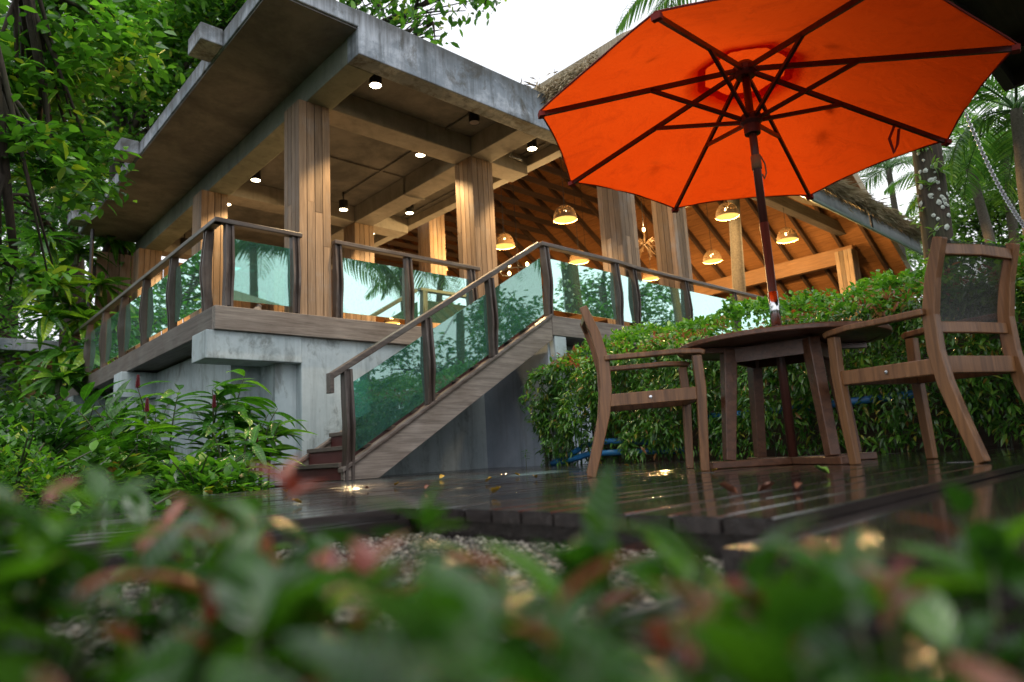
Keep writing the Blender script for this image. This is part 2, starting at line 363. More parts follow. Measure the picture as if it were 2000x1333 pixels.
M['hedgered'] = foliage('hedge_young_leaves', [(0,(.26,.075,.035)), (.5,(.38,.17,.09)), (1,(.36,.27,.08))], .35, .35, .5, (1.3,1,.8))
M['fgreen'] = foliage('shrub_leaf_green', [(0,(.016,.062,.010)), (.6,(.038,.12,.014)), (1,(.10,.24,.022))], .36, .17, .8, obj=True)
M['fred'] = foliage('shrub_leaf_red', [(0,(.17,.035,.03)), (.6,(.28,.085,.07)), (1,(.33,.15,.09))], .3, .25, .6, (1.3,1,.8), obj=True)
M['stem'] = plain('plant_stem', (.06,.075,.03), .5)
M['cone'] = plain('red_flower_cone', (.11,.008,.016), .4)
M['hose'] = plain('blue_hose', (.02,.13,.30), .35)
M['canes'] = plain('canes', (.035,.045,.018), .5)

# ================================================================== SETTING
MB().add([(-300,-300,-.34),(300,-300,-.34),(300,300,-.34),(-300,300,-.34)], [(0,1,2,3)]).build('ground', M['ground'], kind='structure')
# raised garden bed left of the deck
nx = 34
gx = np.linspace(-9, 2.55, nx); gy = np.linspace(1.9, 22, nx)
GX, GY = np.meshgrid(gx, gy); GZ = -.07 + .05*np.sin(GX*2.1)*np.cos(GY*1.3) + .07*np.clip(GY-8, 0, 12)
GZ[:, -1] = -.30; GZ[0, :] = -.30
fq = np.array([(j*nx+i, j*nx+i+1, (j+1)*nx+i+1, (j+1)*nx+i) for j in range(nx-1) for i in range(nx-1)])
garden = np_mesh('garden_bed', np.stack([GX, GY, GZ], 2).reshape(-1, 3), fq, M['ground'], True)
place('garden_bed', garden, None, Matrix.Identity(4), kind='structure')

# wet timber deck: one board per object
deck = thing('deck', (3, 3, 0), 'dark wet timber deck of long boards below the stairs', 'deck', kind='structure')
del deck['category']
bm = MB(); h = .5; c = .018
PITCH_Y = .116
hw, ht, cf = (PITCH_Y-.010)/2, .0165, .0045
ub = MB().prism([(-hw,-ht),(hw,-ht),(hw,ht-cf),(hw-cf*.3,ht-cf*.3),(hw-cf,ht),(-hw+cf,ht),(-hw+cf*.3,ht-cf*.3),(-hw,ht-cf)], 'x', -.5, .5).mesh('deck_board', M['deck'])
y = .625; row = 0
while y < 7.36:
    if y < 1.82: spans = [(1.235, 7.5)]
    elif y < 5.3: spans = [(.15, 5.95)]
    else: spans = [(2.75, 6.36)]
    for a, b in spans:
        cut = a + (b-a)*rng.uniform(.35, .7)
        for p, q in ((a, cut), (cut+.004, b)):
            o = place('deck_board', ub, deck, Matrix.Translation(((p+q)/2, y+PITCH_Y/2, -.0165+rng.uniform(-.0015,.0015))) @ Matrix.Rotation(rng.uniform(-.004,.004),4,'X') @ Matrix.Diagonal((q-p, 1, 1, 1)))
            pass
    y += PITCH_Y; row += 1
MB().box(1.25, 1.30, .63, 1.80, -.30, -.034).box(.16, 1.245, 1.84, 1.89, -.30, -.034).build('edge_joist', M['deck'], deck)
# lower wet slab in front of the deck and gravel bed in the notch
MB().box(1.02, 7.5, -.9, .617, -.30, -.026).build('lower_step', M['deck'], kind='structure')
gm = concrete('gravel_base', [(.4,(.03,.028,.025)), (.7,(.10,.095,.085))], streak=False, sc=6); 
MB().box(.16, 1.232, .62, 1.835, -.33, -.085).build('gravel_bed', gm, kind='structure')
# pebbles
ico_v = np.array([(0,0,1),(.9,0,.3),(.28,.85,.3),(-.72,.53,.3),(-.72,-.53,.3),(.28,-.85,.3),(.72,.53,-.3),(-.28,.85,-.3),(-.9,0,-.3),(-.28,-.85,-.3),(.72,-.53,-.3),(0,0,-1)])
ico_f = np.array([(0,1,2),(0,2,3),(0,3,4),(0,4,5),(0,5,1),(1,6,2),(2,7,3),(3,8,4),(4,9,5),(5,10,1),(6,7,2),(7,8,3),(8,9,4),(9,10,5),(10,6,1),(11,7,6),(11,8,7),(11,9,8),(11,10,9),(11,6,10)])
n = 11000
pp = np.stack([nrg.uniform(.18,1.22,n), nrg.uniform(.64,1.82,n), nrg.uniform(-.086,-.072,n)], 1)
sz = nrg.uniform(.003,.0085,n)[:,None,None]*np.stack([nrg.uniform(.8,1.3,n),nrg.uniform(.8,1.3,n),nrg.uniform(.5,.8,n)],1)[:,None,:]
V = ico_v[None]*sz + pp[:,None,:]; Fc = (ico_f[None] + (np.arange(n)*12)[:,None,None]).reshape(-1,3)
gmat = foliage('pebbles', [(0,(.03,.027,.024)), (.5,(.10,.09,.075)), (1,(.30,.27,.23))], 0, .3, .5)
place('gravel', np_mesh('gravel', V.reshape(-1,3), Fc, gmat), None, Matrix.Identity(4), label='small wet pebbles beside the deck edge', cat='gravel', kind='stuff')

# ================================================================== CONCRETE PAVILION
FL = 1.94      # terrace level
pav = thing('concrete_pavilion', (3.5, 7.4, 0), 'open concrete terrace pavilion with flat slab roof and timber clad columns', 'building')
# roof
MB().box(2.62, 7.80, 6.16, 15.4, 5.08, 5.29).build('roof_slab', M['conc'], pav, bevel=.012)
for yb in (7.45, 10.98, 14.55):
    MB().box(2.36, 2.617, yb, yb+.44, 5.085, 5.30).build('drain_block', M['conc'], pav, bevel=.012)
MB().box(3.66, 7.80, 6.155, 6.42, 4.74, 5.30).build('fascia_beam', M['conc'], pav, bevel=.012)
# soffit panels between beams (underside skin 4 mm below the slab)
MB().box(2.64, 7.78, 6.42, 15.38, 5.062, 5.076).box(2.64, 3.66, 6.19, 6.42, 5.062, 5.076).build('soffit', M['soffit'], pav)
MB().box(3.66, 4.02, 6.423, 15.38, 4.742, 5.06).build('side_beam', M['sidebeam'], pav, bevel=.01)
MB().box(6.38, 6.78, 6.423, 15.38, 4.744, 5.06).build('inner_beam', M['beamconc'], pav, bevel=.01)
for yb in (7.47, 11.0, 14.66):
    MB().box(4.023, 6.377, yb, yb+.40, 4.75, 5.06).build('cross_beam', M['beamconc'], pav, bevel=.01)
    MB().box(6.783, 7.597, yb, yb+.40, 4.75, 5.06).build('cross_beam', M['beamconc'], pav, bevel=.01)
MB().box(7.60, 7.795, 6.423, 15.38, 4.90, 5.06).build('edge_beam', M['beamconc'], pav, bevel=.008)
# electrical conduit
for pts in ([(4.3,9.3,5.04),(6.36,9.3,5.04),(6.36,9.3,4.73),(6.5,9.3,4.725),(6.8,9.3,4.735)], [(5.9,6.9,5.04),(5.9,8.0,5.04)], [(5.9,8.2,5.04),(5.9,10.6,5.04)], [(7.45,6.9,5.04),(7.45,11.7,5.04)], [(6.84,6.9,4.9),(6.84,7.1,4.73),(7.1,7.1,4.73)]):
    MB().tube(pts, .014, 6).build('conduit', M['soffit'], pav)
# columns clad in boards
bd_front = MB().box(0, 1, -.022, 0, 0, 1).mesh('column_board', M['board'])
def column(parent, x0, y0, z0, z1, w=.42, nb=4, boards=True):
    c = MB().box(x0+.02, x0+w-.02, y0+.02, y0+w-.02, z0, z1).build('column', M['black'], parent)
    bw = w/nb
    for k in range(nb):
        zs = [z0, z1] if rng.random() < .45 else [z0, z0+(z1-z0)*rng.uniform(.25,.6), z1]
        for za, zb in zip(zs[:-1], zs[1:]):
            d = rng.uniform(0,.003)
            place('board', bd_front, c, Matrix.Translation((x0+k*bw+.002, y0+.02-d, za+.001)) @ Matrix.Diagonal((bw-.009, 1, zb-za-.004, 1)))
        for za, zb in zip(zs[:-1], zs[1:]):
            place('board', bd_front, c, Matrix.Translation((x0+.02, y0+w-k*bw-.002, za+.001)) @ Matrix.Rotation(-math.pi/2, 4, 'Z') @ Matrix.Diagonal((bw-.009, 1, zb-za-.004, 1)))
    # the two faces turned away from the stairs
    MB().box(x0+w-.02, x0+w, y0+.002, y0+w, z0, z1).box(x0, x0+w-.021, y0+w-.02, y0+w, z0, z1).build('rear_cladding', M['board'], c)
    return c
for x0, y0 in ((3.56,7.46),(6.37,7.46),(3.56,11.0),(3.56,14.66),(6.37,11.0),(6.37,14.66)):
    column(pav, x0, y0, FL, 4.74)
MB().tube([(2.75,14.75,FL),(2.75,14.75,5.0)], .035, 8).build('downpipe', M['black'], pav)
for k in range(22): MB().box(2.95+k*.21, 2.95+k*.21+.19, 15.28, 15.32, FL, 4.74).build('screen_board', M['board'], pav)
# terrace floor and timber edge beams
MB().box(2.62, 6.36, 7.46, 15.5, 1.70, 1.925).build('floor_slab', M['tread'], pav)
MB().box(6.363, 20.5, 6.08, 19, 1.70, 1.925).build('floor_slab', M['tread'], pav)
MB().box(2.545, 6.355, 7.36, 7.455, 1.675, FL).build('edge_timber', M['beamx'], pav, bevel=.008)
MB().box(2.545, 2.615, 7.458, 15.5, 1.675, FL+.001).build('edge_timber', M['beamy'], pav, bevel=.008)
MB().box(6.365, 13.6, 5.985, 6.075, 1.675, FL).build('edge_timber', M['beamx'], pav, bevel=.008)
MB().box(6.365, 6.44, 6.078, 7.355, 1.72, FL-.003).build('edge_timber', M['beamy'], pav, bevel=.008)
# white concrete under the terrace
MB().box(2.47, 3.555, 7.40, 7.85, 1.36, 1.672).build('cantilever_beam', M['wall'], pav, bevel=.01)
MB().box(2.47, 3.9, 10.9, 11.3, 1.30, 1.672).build('cantilever_beam', M['wall'], pav, bevel=.01)
MB().box(2.47, 3.9, 14.2, 14.7, 1.30, 1.672).build('cantilever_beam', M['wall'], pav, bevel=.01)
MB().box(3.56, 6.36, 7.42, 7.70, -.30, 1.672).build('front_wall', M['wall'], pav, bevel=.006)
MB().box(2.95, 3.552, 7.98, 15.4, -.30, 1.672).build('recessed_wall', M['wall'], pav)
MB().box(3.3, 3.557, 7.55, 8.0, -.31, 1.668).build('recess_return', M['wall'], pav)
MB().box(6.363, 6.55, 6.10, 7.70, -.30, 1.60).build('landing_wall', M['wallblue'], pav, bevel=.006)
MB().box(6.40, 6.62, 5.995, 6.097, -.30, 1.672).build('concrete_post', M['wall'], pav, bevel=.008)
MB().box(6.56, 13.6, 6.6, 6.75, -.30, 1.69).build('under_terrace_wall', M['wallblue'], pav)

# ------------------------------------------------------------------ staircase
st = thing('staircase', (4.8, 6.7, 0), 'weathered timber staircase climbing right to the terrace', 'staircase')
NR = 11; X0, X1 = 3.30, 6.36; rise = FL/NR; run = (X1-X0)/NR
for k in range(NR-1):
    zt = (k+1)*rise; xa = X0 + k*run
    MB().box(xa-.02, xa+run+.025, 6.055, 7.30, zt-.045, zt).build('tread', M['tread'], st, bevel=.006)
for k in range(NR):
    MB().box(X0+k*run+.005, X0+k*run+.022, 6.057, 7.298, max(.01, k*rise+.001), (k+1)*rise-.047).build('riser', M['riser'], st)
slope = (1.85-.19)/(6.25-3.47)
def zt(x): return .19 + slope*(x-3.47)
def zb_(x): return .01 + .604*(x-3.70)
poly = [(3.30, .004), (3.695, .004), (6.36, zb_(6.36)), (6.36, zt(6.36)), (3.30, zt(3.30))]
MB().prism(poly, 'y', 5.99, 6.05).build('stringer', M['stringer'], st, bevel=.006)
MB().prism(poly, 'y', 7.305, 7.355).build('stringer', M['stringer'], st, bevel=.006)
cap = [(3.28, zt(3.28)+.002), (6.36, zt(6.36)+.002), (6.36, zt(6.36)+.045), (3.28, zt(3.28)+.045)]
MB().prism(cap, 'y', 5.965, 6.075).build('stringer_cap', M['railx'], st, bevel=.008)
MB().prism(cap, 'y', 7.285, 7.355).build('stringer_cap', M['railx'], st, bevel=.008)

# ------------------------------------------------------------------ glass railings
# a post is two parallel curved planks; local x along the rail, -y outwards, z up (unit height)
def post_profile(h):
    out = [(-.052,0),(-.060,.18*h),(-.084,.38*h),(-.088,.50*h),(-.066,.78*h),(-.046,h)]
    inn = [(.034,h),(.030,.75*h),(.012,.50*h),(.014,.38*h),(.030,.15*h),(.036,0)]
    return out + inn
def post_mesh(h, shear=0):
    b = MB()
    for s in (-1, 1):
        b.prism(post_profile(h), 'x', s*.034-.0125, s*.034+.0125)
    b.box(-.0205, .0205, -.028, .03, .02, h)
    return b.mesh('post', M['post'])
POST = post_mesh(.97)
def mat_dir(p, ang): return Matrix.Translation(p) @ Matrix.Rotation(ang, 4, 'Z')
def rail(label, pts, zbase, posts, mat, panes=True, name='glass_railing', hr=1.0, extra=0.0):
    """pts: plan polyline of the handrail; posts: list of (x,y); level railing"""
    t = thing(name, (posts[0][0], posts[0][1], zbase), label, 'railing')
    MB().ribbon([(x, y, zbase+hr-.028) for x, y in pts], .10, .055).build('handrail', mat, t, bevel=.008)
    def ang_at(i):
        a, b = posts[max(i-1,0)], posts[min(i+1,len(posts)-1)]
        return math.atan2(b[1]-a[1], b[0]-a[0])
    for i, (x, y) in enumerate(posts):
        place('post', POST, t, mat_dir((x, y, zbase), ang_at(i)))
    for (a, b) in zip(posts[:-1], posts[1:]):
        d = Vector((b[0]-a[0], b[1]-a[1], 0)); L = d.length; d.normalize()
        if L < .25 or not panes: continue
        nrm = Vector((d.y, -d.x, 0))
        pa = Vector((a[0], a[1], zbase)) + d*.055 - nrm*.002; pb = Vector((b[0], b[1], zbase)) - d*.055 - nrm*.002
        g = MB(); q = []
        for s in (-.005, .005):
            o = nrm*s
            q += [pa+o+Vector((0,0,.09)), pb+o+Vector((0,0,.09)), pb+o+Vector((0,0,.80)), pa+o+Vector((0,0,.80))]
        g.add(q, [(0,1,2,3),(7,6,5,4),(0,4,5,1),(1,5,6,2),(2,6,7,3),(3,7,4,0)])
        g.build('glass_pane', M['glass'], t)
    return t
rail('curved post glass railing along the left edge of the terrace', [(2.58, 15.0), (2.58, 7.36)], FL,
     [(2.60, y) for y in (14.86, 13.70, 12.55, 11.38, 10.2, 8.98, 7.74)], M['raily'])
rail('short glass railing between terrace corner and nearest column', [(2.529, 7.41), (3.555, 7.41)], FL, [(2.70, 7.43), (3.48, 7.43)], M['railx'])
rail('glass railing spanning between the two front columns above the stairs', [(3.985, 7.41), (6.36, 7.41)], FL, [(4.04, 7.43), (5.10, 7.43), (6.22, 7.43)], M['railx'])
rail('long glass railing behind the hedge right of the stair head', [(6.27, 6.03), (7.93, 6.03), (8.40, 6.08), (13.5, 6.08)], FL,
     [(6.36, 6.045), (7.86, 6.045), (8.36, 6.10), (9.80, 6.10), (11.4, 6.10), (13.3, 6.10)], M['railx'])
# raking stair railing
sr = thing('stair_railing', (3.35, 6.02, 0), 'sloping timber and teal glass handrail on the near side of the stairs', 'railing')
hs = (2.92-1.03)/(6.26-3.21)
def zh(x): return 1.03 + hs*(x-3.21)
MB().ribbon([(3.19, 6.02, zh(3.19)), (6.215, 6.02, zh(6.215))], .10, .06).build('handrail', M['railx'], sr, bevel=.008)
MB().box(3.165, 3.205, 5.972, 6.068, zh(3.19)-.17, zh(3.19)+.03).build('rail_end', M['railx'], sr, bevel=.006)
spx = [3.36, 4.36, 5.32]
for x in spx:
    za = zt(x)+.03 if x > 3.5 else .003
    hh = zh(x)-.03-za
    place('post', post_mesh(hh), sr, Matrix.Translation((x, 6.02, za)))
for a, b in zip(spx + [], spx[1:] + [6.30]):
    a, b = a+.06, b-.06; g = []
    for yy in (6.013, 6.023):
        g += [(a, yy, zt(a)+.10), (b, yy, zt(b)+.10), (b, yy, zh(b)-.20), (a, yy, zh(a)-.20)]
    MB().add(g, [(0,1,2,3),(7,6,5,4),(0,4,5,1),(1,5,6,2),(2,6,7,3),(3,7,4,0)]).build('glass_pane', M['glass'], sr)

# ================================================================== THATCHED HALL
hall = thing('thatched_hall', (14, 8, 1.9), 'timber dining hall with thatched roof behind the orange umbrella', 'building')
SL = .63; XP, ZP = 18.4, 5.24; XR = 12.4
def zc_(x): return ZP + SL*(XP-x)
Yf, Yb = 5.5, 21.0
zr = zc_(XR); XL = 7.85; sl2 = (zr-6.0)/(XR-XL)
# board lined ceiling (two slopes), boards run lengthwise: strips as separate pieces
cbm = MB().box(-.5,.5,-.5,.5,-.5,.5).mesh('ceiling_board', M['ceil'])
nbd = 48; x_e = 20.6
for i in range(nbd):
    xa = XR + (x_e-XR)*i/nbd; xb = XR + (x_e-XR)*(i+1)/nbd; xm = (xa+xb)/2
    ln = math.hypot(xb-xa, SL*(xb-xa))
    place('ceiling_board', cbm, hall, Matrix.Translation((xm, (Yf+Yb)/2, zc_(xm)+.03+rng.uniform(-.003,.003))) @ Matrix.Rotation(math.atan(SL), 4, 'Y') @ Matrix.Diagonal((ln-.012, Yb-Yf, .02, 1)))
MB().add([(XR,Yf,zr+.05),(XR,Yb,zr+.05),(x_e,Yb,zc_(x_e)+.05),(x_e,Yf,zc_(x_e)+.05),(XL,Yf,6.05),(XL,Yb,6.05),
          (XR,Yf,zr+.40),(XR,Yb,zr+.40),(x_e,Yb,zc_(x_e)+.36),(x_e,Yf,zc_(x_e)+.36),(XL,Yf,6.40),(XL,Yb,6.40)],
         [(0,1,2,3),(1,0,4,5),(6,9,8,7),(7,11,10,6),(3,2,8,9),(0,3,9,6),(4,0,6,10),(5,4,10,11),(1,5,11,7),(2,1,7,8)]).build('thatch_roof', M['thatch'], hall)
MB().add([(XL,Yb,1.9),(20.4,Yb,1.9),(20.4,Yb,4.2),(XR,Yb,zr),(XL,Yb,6.0)], [(0,1,2,3,4)]).build('end_gable', M['ceil'], hall)
yy = 5.9; k = 0
while yy < 20.6:
    MB().bar((XR, yy, zr-.06), (x_e-.1, yy, zc_(x_e-.1)-.06), .07, .16, (0,0,1)).build('rafter', M['rafter'], hall)
    if yy > 6.8: MB().box(10.4, 15.25, yy+.04, yy+.085, 7.10, 7.25).build('collar_tie', M['rafter'], hall)
    MB().bar((XR, yy, zr-.06), (XL, yy, 5.94), .07, .16, (0,0,1)).build('rafter', M['rafter'], hall)
    yy += .70
MB().box(XP-.10, XP+.10, 6.3, 20.9, ZP-.58, ZP-.15).build('wall_plate', M['hbeam'], hall, bevel=.01)
MB().box(10.25, XP-.11, 6.36, 6.58, 5.38, 5.66).build('header_beam', M['beamx'], hall, bevel=.01)
MB().box(XL-.02, XL+.16, 6.2, 20.9, 5.62, 5.90).build('wall_plate', M['rafter'], hall)
for x0, y0, top in ((8.28,6.17,6.2),(9.78,6.17,7.2),(18.2,6.30,4.98),(18.2,11.2,4.82),(18.2,15.5,4.82),(8.28,11.2,6.2),(8.5,15.5,6.2)):
    column(hall, x0, y0, FL, top)
column(hall, 19.75, 6.25, FL, 4.5, .34, 3)
# front eave: thatch band, canvas valance, gutter pipe
MB().add([(10.2,5.15,5.20),(20.1,5.15,5.20),(20.1,6.9,6.15),(10.2,6.9,6.15),(10.2,5.25,5.46),(20.1,5.25,5.46),(20.1,6.9,6.5),(10.2,6.9,6.5)],
         [(0,3,2,1),(4,5,6,7),(0,1,5,4),(1,2,6,5),(2,3,7,6),(3,0,4,7)]).build('eave_thatch', M['thatch'], hall)
for a, b in ((10.3,13.2),(13.22,16.4),(16.42,20.0)):
    b_ = MB(); ns = 40; vs = []; fs = []
    for i in range(ns+1):
        x = a+(b-a)*i/ns; w = .012*math.sin(i*1.9)+.006*math.sin(i*4.7)
        vs += [(x, 5.19+w, 5.20), (x, 5.17+w*1.6, 4.83)]
    fs = [(2*i, 2*i+2, 2*i+3, 2*i+1) for i in range(ns)]
    o = b_.add(vs, fs).build('canvas_valance', M['valance'], hall, smooth=True)
    sm = o.modifiers.new('solid', 'SOLIDIFY'); sm.thickness = .006
MB().tube([(10.3,5.16,4.82),(20.05,5.16,4.82)], .035, 8).build('gutter_pipe', M['pipe'], hall)
for xc in (13.19, 16.39): MB().box(xc,xc+.04,5.13,5.16,4.8,5.2).build('valance_clip', M['black'], hall)
# small cross gable over the terrace edge
ap = (9.7, 7.42)
for (xa, za), (xb, zb2) in (((6.72,5.14), ap), ((12.6,5.30), ap)):
    MB().add([(xa,6.1,za),(xb,6.1,zb2),(xb,7.9,zb2),(xa,7.9,za),(xa,6.1,za+.22),(xb,6.1,zb2+.22),(xb,7.9,zb2+.22),(xa,7.9,za+.22)],
             [(0,1,2,3),(4,7,6,5),(0,4,5,1),(1,5,6,2),(2,6,7,3),(3,7,4,0)]).build('gable_thatch', M['thatch'], hall)
# loose straw along the edges
def straw(pts, down, n, ln=(.15,.42), spread=.35):
    P = []; Dv = []
    for _ in range(n):
        i = rng.randrange(len(pts)-1); t = rng.random()
        a, b = Vector(pts[i]), Vector(pts[i+1]); p = a.lerp(b, t) + Vector((rng.gauss(0,.05), rng.gauss(0,.05), rng.gauss(0,.07)))
        d = Vector(down) + Vector((rng.gauss(0,spread), rng.gauss(0,spread), rng.gauss(0,spread)))
        P.append(p); Dv.append(d)
    sz = nrg.uniform(ln[0], ln[1], n)
    me = scatter('straw_fringe', np.array(P), np.array(Dv), sz, 'diamond', M['straw'], widths=.16)
    place('straw_fringe', me, hall, Matrix.Identity(4), kind='stuff')
straw([(10.2,5.22,5.42),(20.1,5.22,5.42)], (.25,-.9,-.55), 4200)
straw([(20.05,5.2,5.40),(20.2,6.9,6.2)], (.9,-.3,-.5), 500)
straw([(6.72,6.08,5.28),(9.7,6.08,7.56)], (-.85,-.15,-.60), 2600, (.10,.24), .16)
straw([(6.75,6.2,5.45),(6.75,7.9,5.45)], (-.7,-.2,-.5), 300)
straw([(20.6,6,3.95),(20.6,20,3.95)], (.2,0,-1), 2600, (.25,.55))

# ================================================================== LAMPS
WARM = (1.0, .70, .36)
M['lampface'] = emit('lamp_face', (1, .80, .50), 22)
M['bulb'] = emit('bulb', (1, .68, .28), 14)
M['diffuser'] = emit('lamp_diffuser', (1, .60, .13), 1.35)
M['wicker'] = plain('wicker', (.22,.13,.06), .7)
def downlight(x, y, z_top, label, lit=True, long=False):
    L = .34 if long else .17
    t = thing('downlight', (x, y, z_top), label, 'ceiling lamp', 'downlights under the concrete roof')
    if long:
        MB().tube([(0,0,0),(0,0,-.2)], .012, 6).build('stem', M['black'], t, local=True)
    MB().lathe([(.0,-L+.17),(.08,-L+.17),(.08,-L),(.074,-L),(.072,-L+.02),(0,-L+.02)], n=20).build('can', M['black'], t, smooth=False, local=True)
    MB().lathe([(0,-L+.006),(.072,-L+.004)], n=20).build('lens', M['lampface'] if lit else M['steel'], t, local=True)
    if lit:
        ld = bpy.data.lights.new('downlight_glow', 'SPOT'); ld.energy = 370; ld.color = WARM; ld.spot_size = R(112) if y > 7.5 else R(84); ld.spot_blend = .45; ld.shadow_soft_size = .05
        lo = bpy.data.objects.new('downlight_glow', ld); _link(lo, t, WM[t.name] @ Matrix.Translation((0,0,-L-.01)))
    return t
ZS = 5.06
downlight(4.30, 6.84, ZS, 'lit downlight nearest the roof corner above the first column')
downlight(5.93, 6.84, ZS, 'unlit black downlight beside the second column', lit=False)
downlight(5.91, 8.15, ZS, 'lit downlight between the two front columns just behind the lit beam')
downlight(5.86, 10.5, ZS, 'lit downlight on a stem right of the nearest column', long=True)
downlight(7.20, 6.95, ZS, 'lit downlight partly beside the umbrella edge')
downlight(7.20, 8.05, ZS, 'lit downlight touching the right edge of the second column')
downlight(7.20, 10.35, ZS, 'lit downlight midway along the roof edge facing the hall')
downlight(7.20, 11.75, ZS, 'lit downlight farthest along the roof edge facing the hall')
downlight(4.25, 10.5, ZS, 'lit downlight left of the nearest column')
downlight(4.25, 11.8, ZS, 'lit downlight right beside the second left column')
downlight(4.25, 14.1, ZS, 'lit downlight on a stem above the left railing', long=True)

# woven pendant: dome with real gaps in the weave
prof = [(.23*math.cos(a), .30*math.sin(a)) for a in np.linspace(0, 1.42, 15)]
pr = random.Random(3)
shade_me = MB().lathe(prof, n=46, skip=lambda i, k: (i > 1 and pr.random() < .27)).mesh('shade', M['wicker'])
disc_me = MB().lathe([(0,.012),(.215,.012)], n=28).mesh('diffuser', M['diffuser'])
cord_me = MB().tube([(0,0,.29),(0,0,3.2)], .006, 5).mesh('cord', M['black'])
bulb_me = MB().lathe([(0,.10),(.035,.12),(.045,.15),(.03,.19),(0,.20)], n=10).mesh('bulb', M['bulb'], True)
def pendant(px, py, label, z=4.60):
    d = _r*(px-1000) + _u*(666.5-py) + _f*FPX; k = (z-CAM_Z)/d.z; p = d*k
    t = thing('pendant_lamp', (p.x, p.y, z), label, 'pendant lamp', 'woven dome pendants in the hall')
    W0 = WM[t.name]
    for nm, me in (('shade', shade_me), ('diffuser', disc_me), ('cord', cord_me), ('bulb', bulb_me)): place(nm, me, t, W0.copy())
    ld = bpy.data.lights.new('pendant_glow', 'POINT'); ld.energy = 270; ld.color = (1, .62, .25); ld.shadow_soft_size = .06
    _link(bpy.data.objects.new('pendant_glow', ld), t, W0 @ Matrix.Translation((0,0,-.08)))
pendant(1104, 430, 'large woven dome pendant hanging just below the umbrella left edge')
pendant(985, 482, 'woven dome pendant half hidden behind the second column')
pendant(1421, 424, 'woven dome pendant directly under the umbrella rim')
pendant(1538, 470, 'woven dome pendant just right of the umbrella pole')
pendant(1392, 511, 'woven dome pendant above the right railing left of the umbrella pole')
pendant(1131, 512, 'woven dome pendant seen just above the stair head railing')
pendant(855, 527, 'woven dome pendant seen through the railing between the front columns')
pendant(765, 632, 'low woven dome pendant under the glass between the front columns', 4.2)
pendant(1272, 545, 'woven dome pendant behind the railing between the two hall columns')
pendant(1150, 574, 'woven dome pendant seen through the glass right of the stair head', 4.3)
# root chandelier
cp = at(1260, 478, 14.5)
ch = thing('root_chandelier', cp, 'tangled driftwood chandelier with one bare bulb between hall columns', 'chandelier')
b = MB()
for i in range(46):
    a = rng.uniform(0, 6.28); e = rng.uniform(-.9, .5); L = rng.uniform(.18, .36)
    d = Vector((math.cos(a)*math.cos(e), math.sin(a)*math.cos(e), math.sin(e)))
    q = d*L*.6 + Vector((rng.gauss(0,.05), rng.gauss(0,.05), rng.gauss(0,.05)))
    b.tube([(0,0,0), q, d*L + Vector((0,0,-.06))], [.016,.012,.005], 5)
b.build('roots', M['wicker'], ch, local=True)
MB().tube([(0,0,0),(0,0,.28)], .018, 6).build('candle_stem', M['wicker'], ch, local=True)
MB().lathe([(0,.28),(.03,.31),(.03,.35),(0,.39)], n=10).build('bulb', M['bulb'], ch, smooth=True, local=True)
MB().tube([(0,0,.39),(0,0,3.0)], .006, 5).build('cord', M['black'], ch, local=True)
ld = bpy.data.lights.new('chandelier_glow', 'POINT'); ld.energy = 90; ld.color = (1,.66,.28); ld.shadow_soft_size = .04
_link(bpy.data.objects.new('chandelier_glow', ld), ch, WM[ch.name] @ Matrix.Translation((0,0,.45)))
# ring chandelier low behind the stair railing
cp = at(1012, 528, 16)
ch = thing('ring_chandelier', cp, 'small ring of bare bulbs glowing behind the stair handrail', 'chandelier')
MB().tube([(.42*math.cos(a), .42*math.sin(a), -.05) for a in np.linspace(0, 6.283, 25)], .014, 6, False).build('ring', M['black'], ch, local=True)
for k in range(6):
    a = k*math.pi/3+.3
    MB().lathe([(0,0),(.035,.02),(.04,.06),(0,.11)], (.42*math.cos(a), .42*math.sin(a), -.02), 10).build('bulb', M['bulb'], ch, smooth=True, local=True)
MB().tube([(0,0,-.05),(0,0,2.6)], .008, 5).build('cord', M['black'], ch, local=True)

# ================================================================== UMBRELLA
UX, UY = 3.99, 1.87
um = thing('patio_umbrella', (UX, UY, 0), 'large orange octagonal patio umbrella standing through the round table', 'umbrella')
m, nt, p, out = new_mat('orange_canvas')
v = pos_map(nt, (1,1,1), 'obj'); wv = noise(nt, v, 260, 2, .5); big = noise(nt, v, 1.6, 4, .6)
col = mix(nt, big, (.70,.052,.003), (.86,.085,.006))
st_n = noise(nt, v, 3.2, 9, .72, 1.0); col = mix(nt, ramp(nt, st_n, [(.50, (0,0,0)), (.70, (.75,)*3)]), col, (.58,.045,.004))
wr = noise(nt, pos_map(nt, (5,5,2), 'obj'), 2.0, 4, .6, 1.5); nt.links.new(col, p.inputs['Base Color']); p.inputs['Roughness'].default_value = .8; p.inputs['Specular IOR Level'].default_value = .15
t_ = N(nt, 'ShaderNodeBsdfTranslucent'); nt.links.new(mix(nt, 1.0, col, (1.05,1.0,.9), 'MULTIPLY'), t_.inputs['Color'])
ms = N(nt, 'ShaderNodeMixShader'); ms.inputs[0].default_value = .62
nt.links.new(p.outputs[0], ms.inputs[1]); nt.links.new(t_.outputs[0], ms.inputs[2]); nt.links.new(ms.outputs[0], out.inputs[0]); bump(nt, p, wr, .5, .02); nt.links.new(p.inputs['Normal'].links[0].from_socket, t_.inputs['Normal'])
M['canvas'] = m
RT, ZT, PH, TX, TY = 1.39, 2.145, R(144.7), -.06, .021
def ucan(r, a, dz=0):
    x, y = r*math.cos(a), r*math.sin(a)
    z = 2.60 - (2.60-ZT)*(r/RT)**1.08 + dz
    return (x, y, z + TX*x + TY*y)
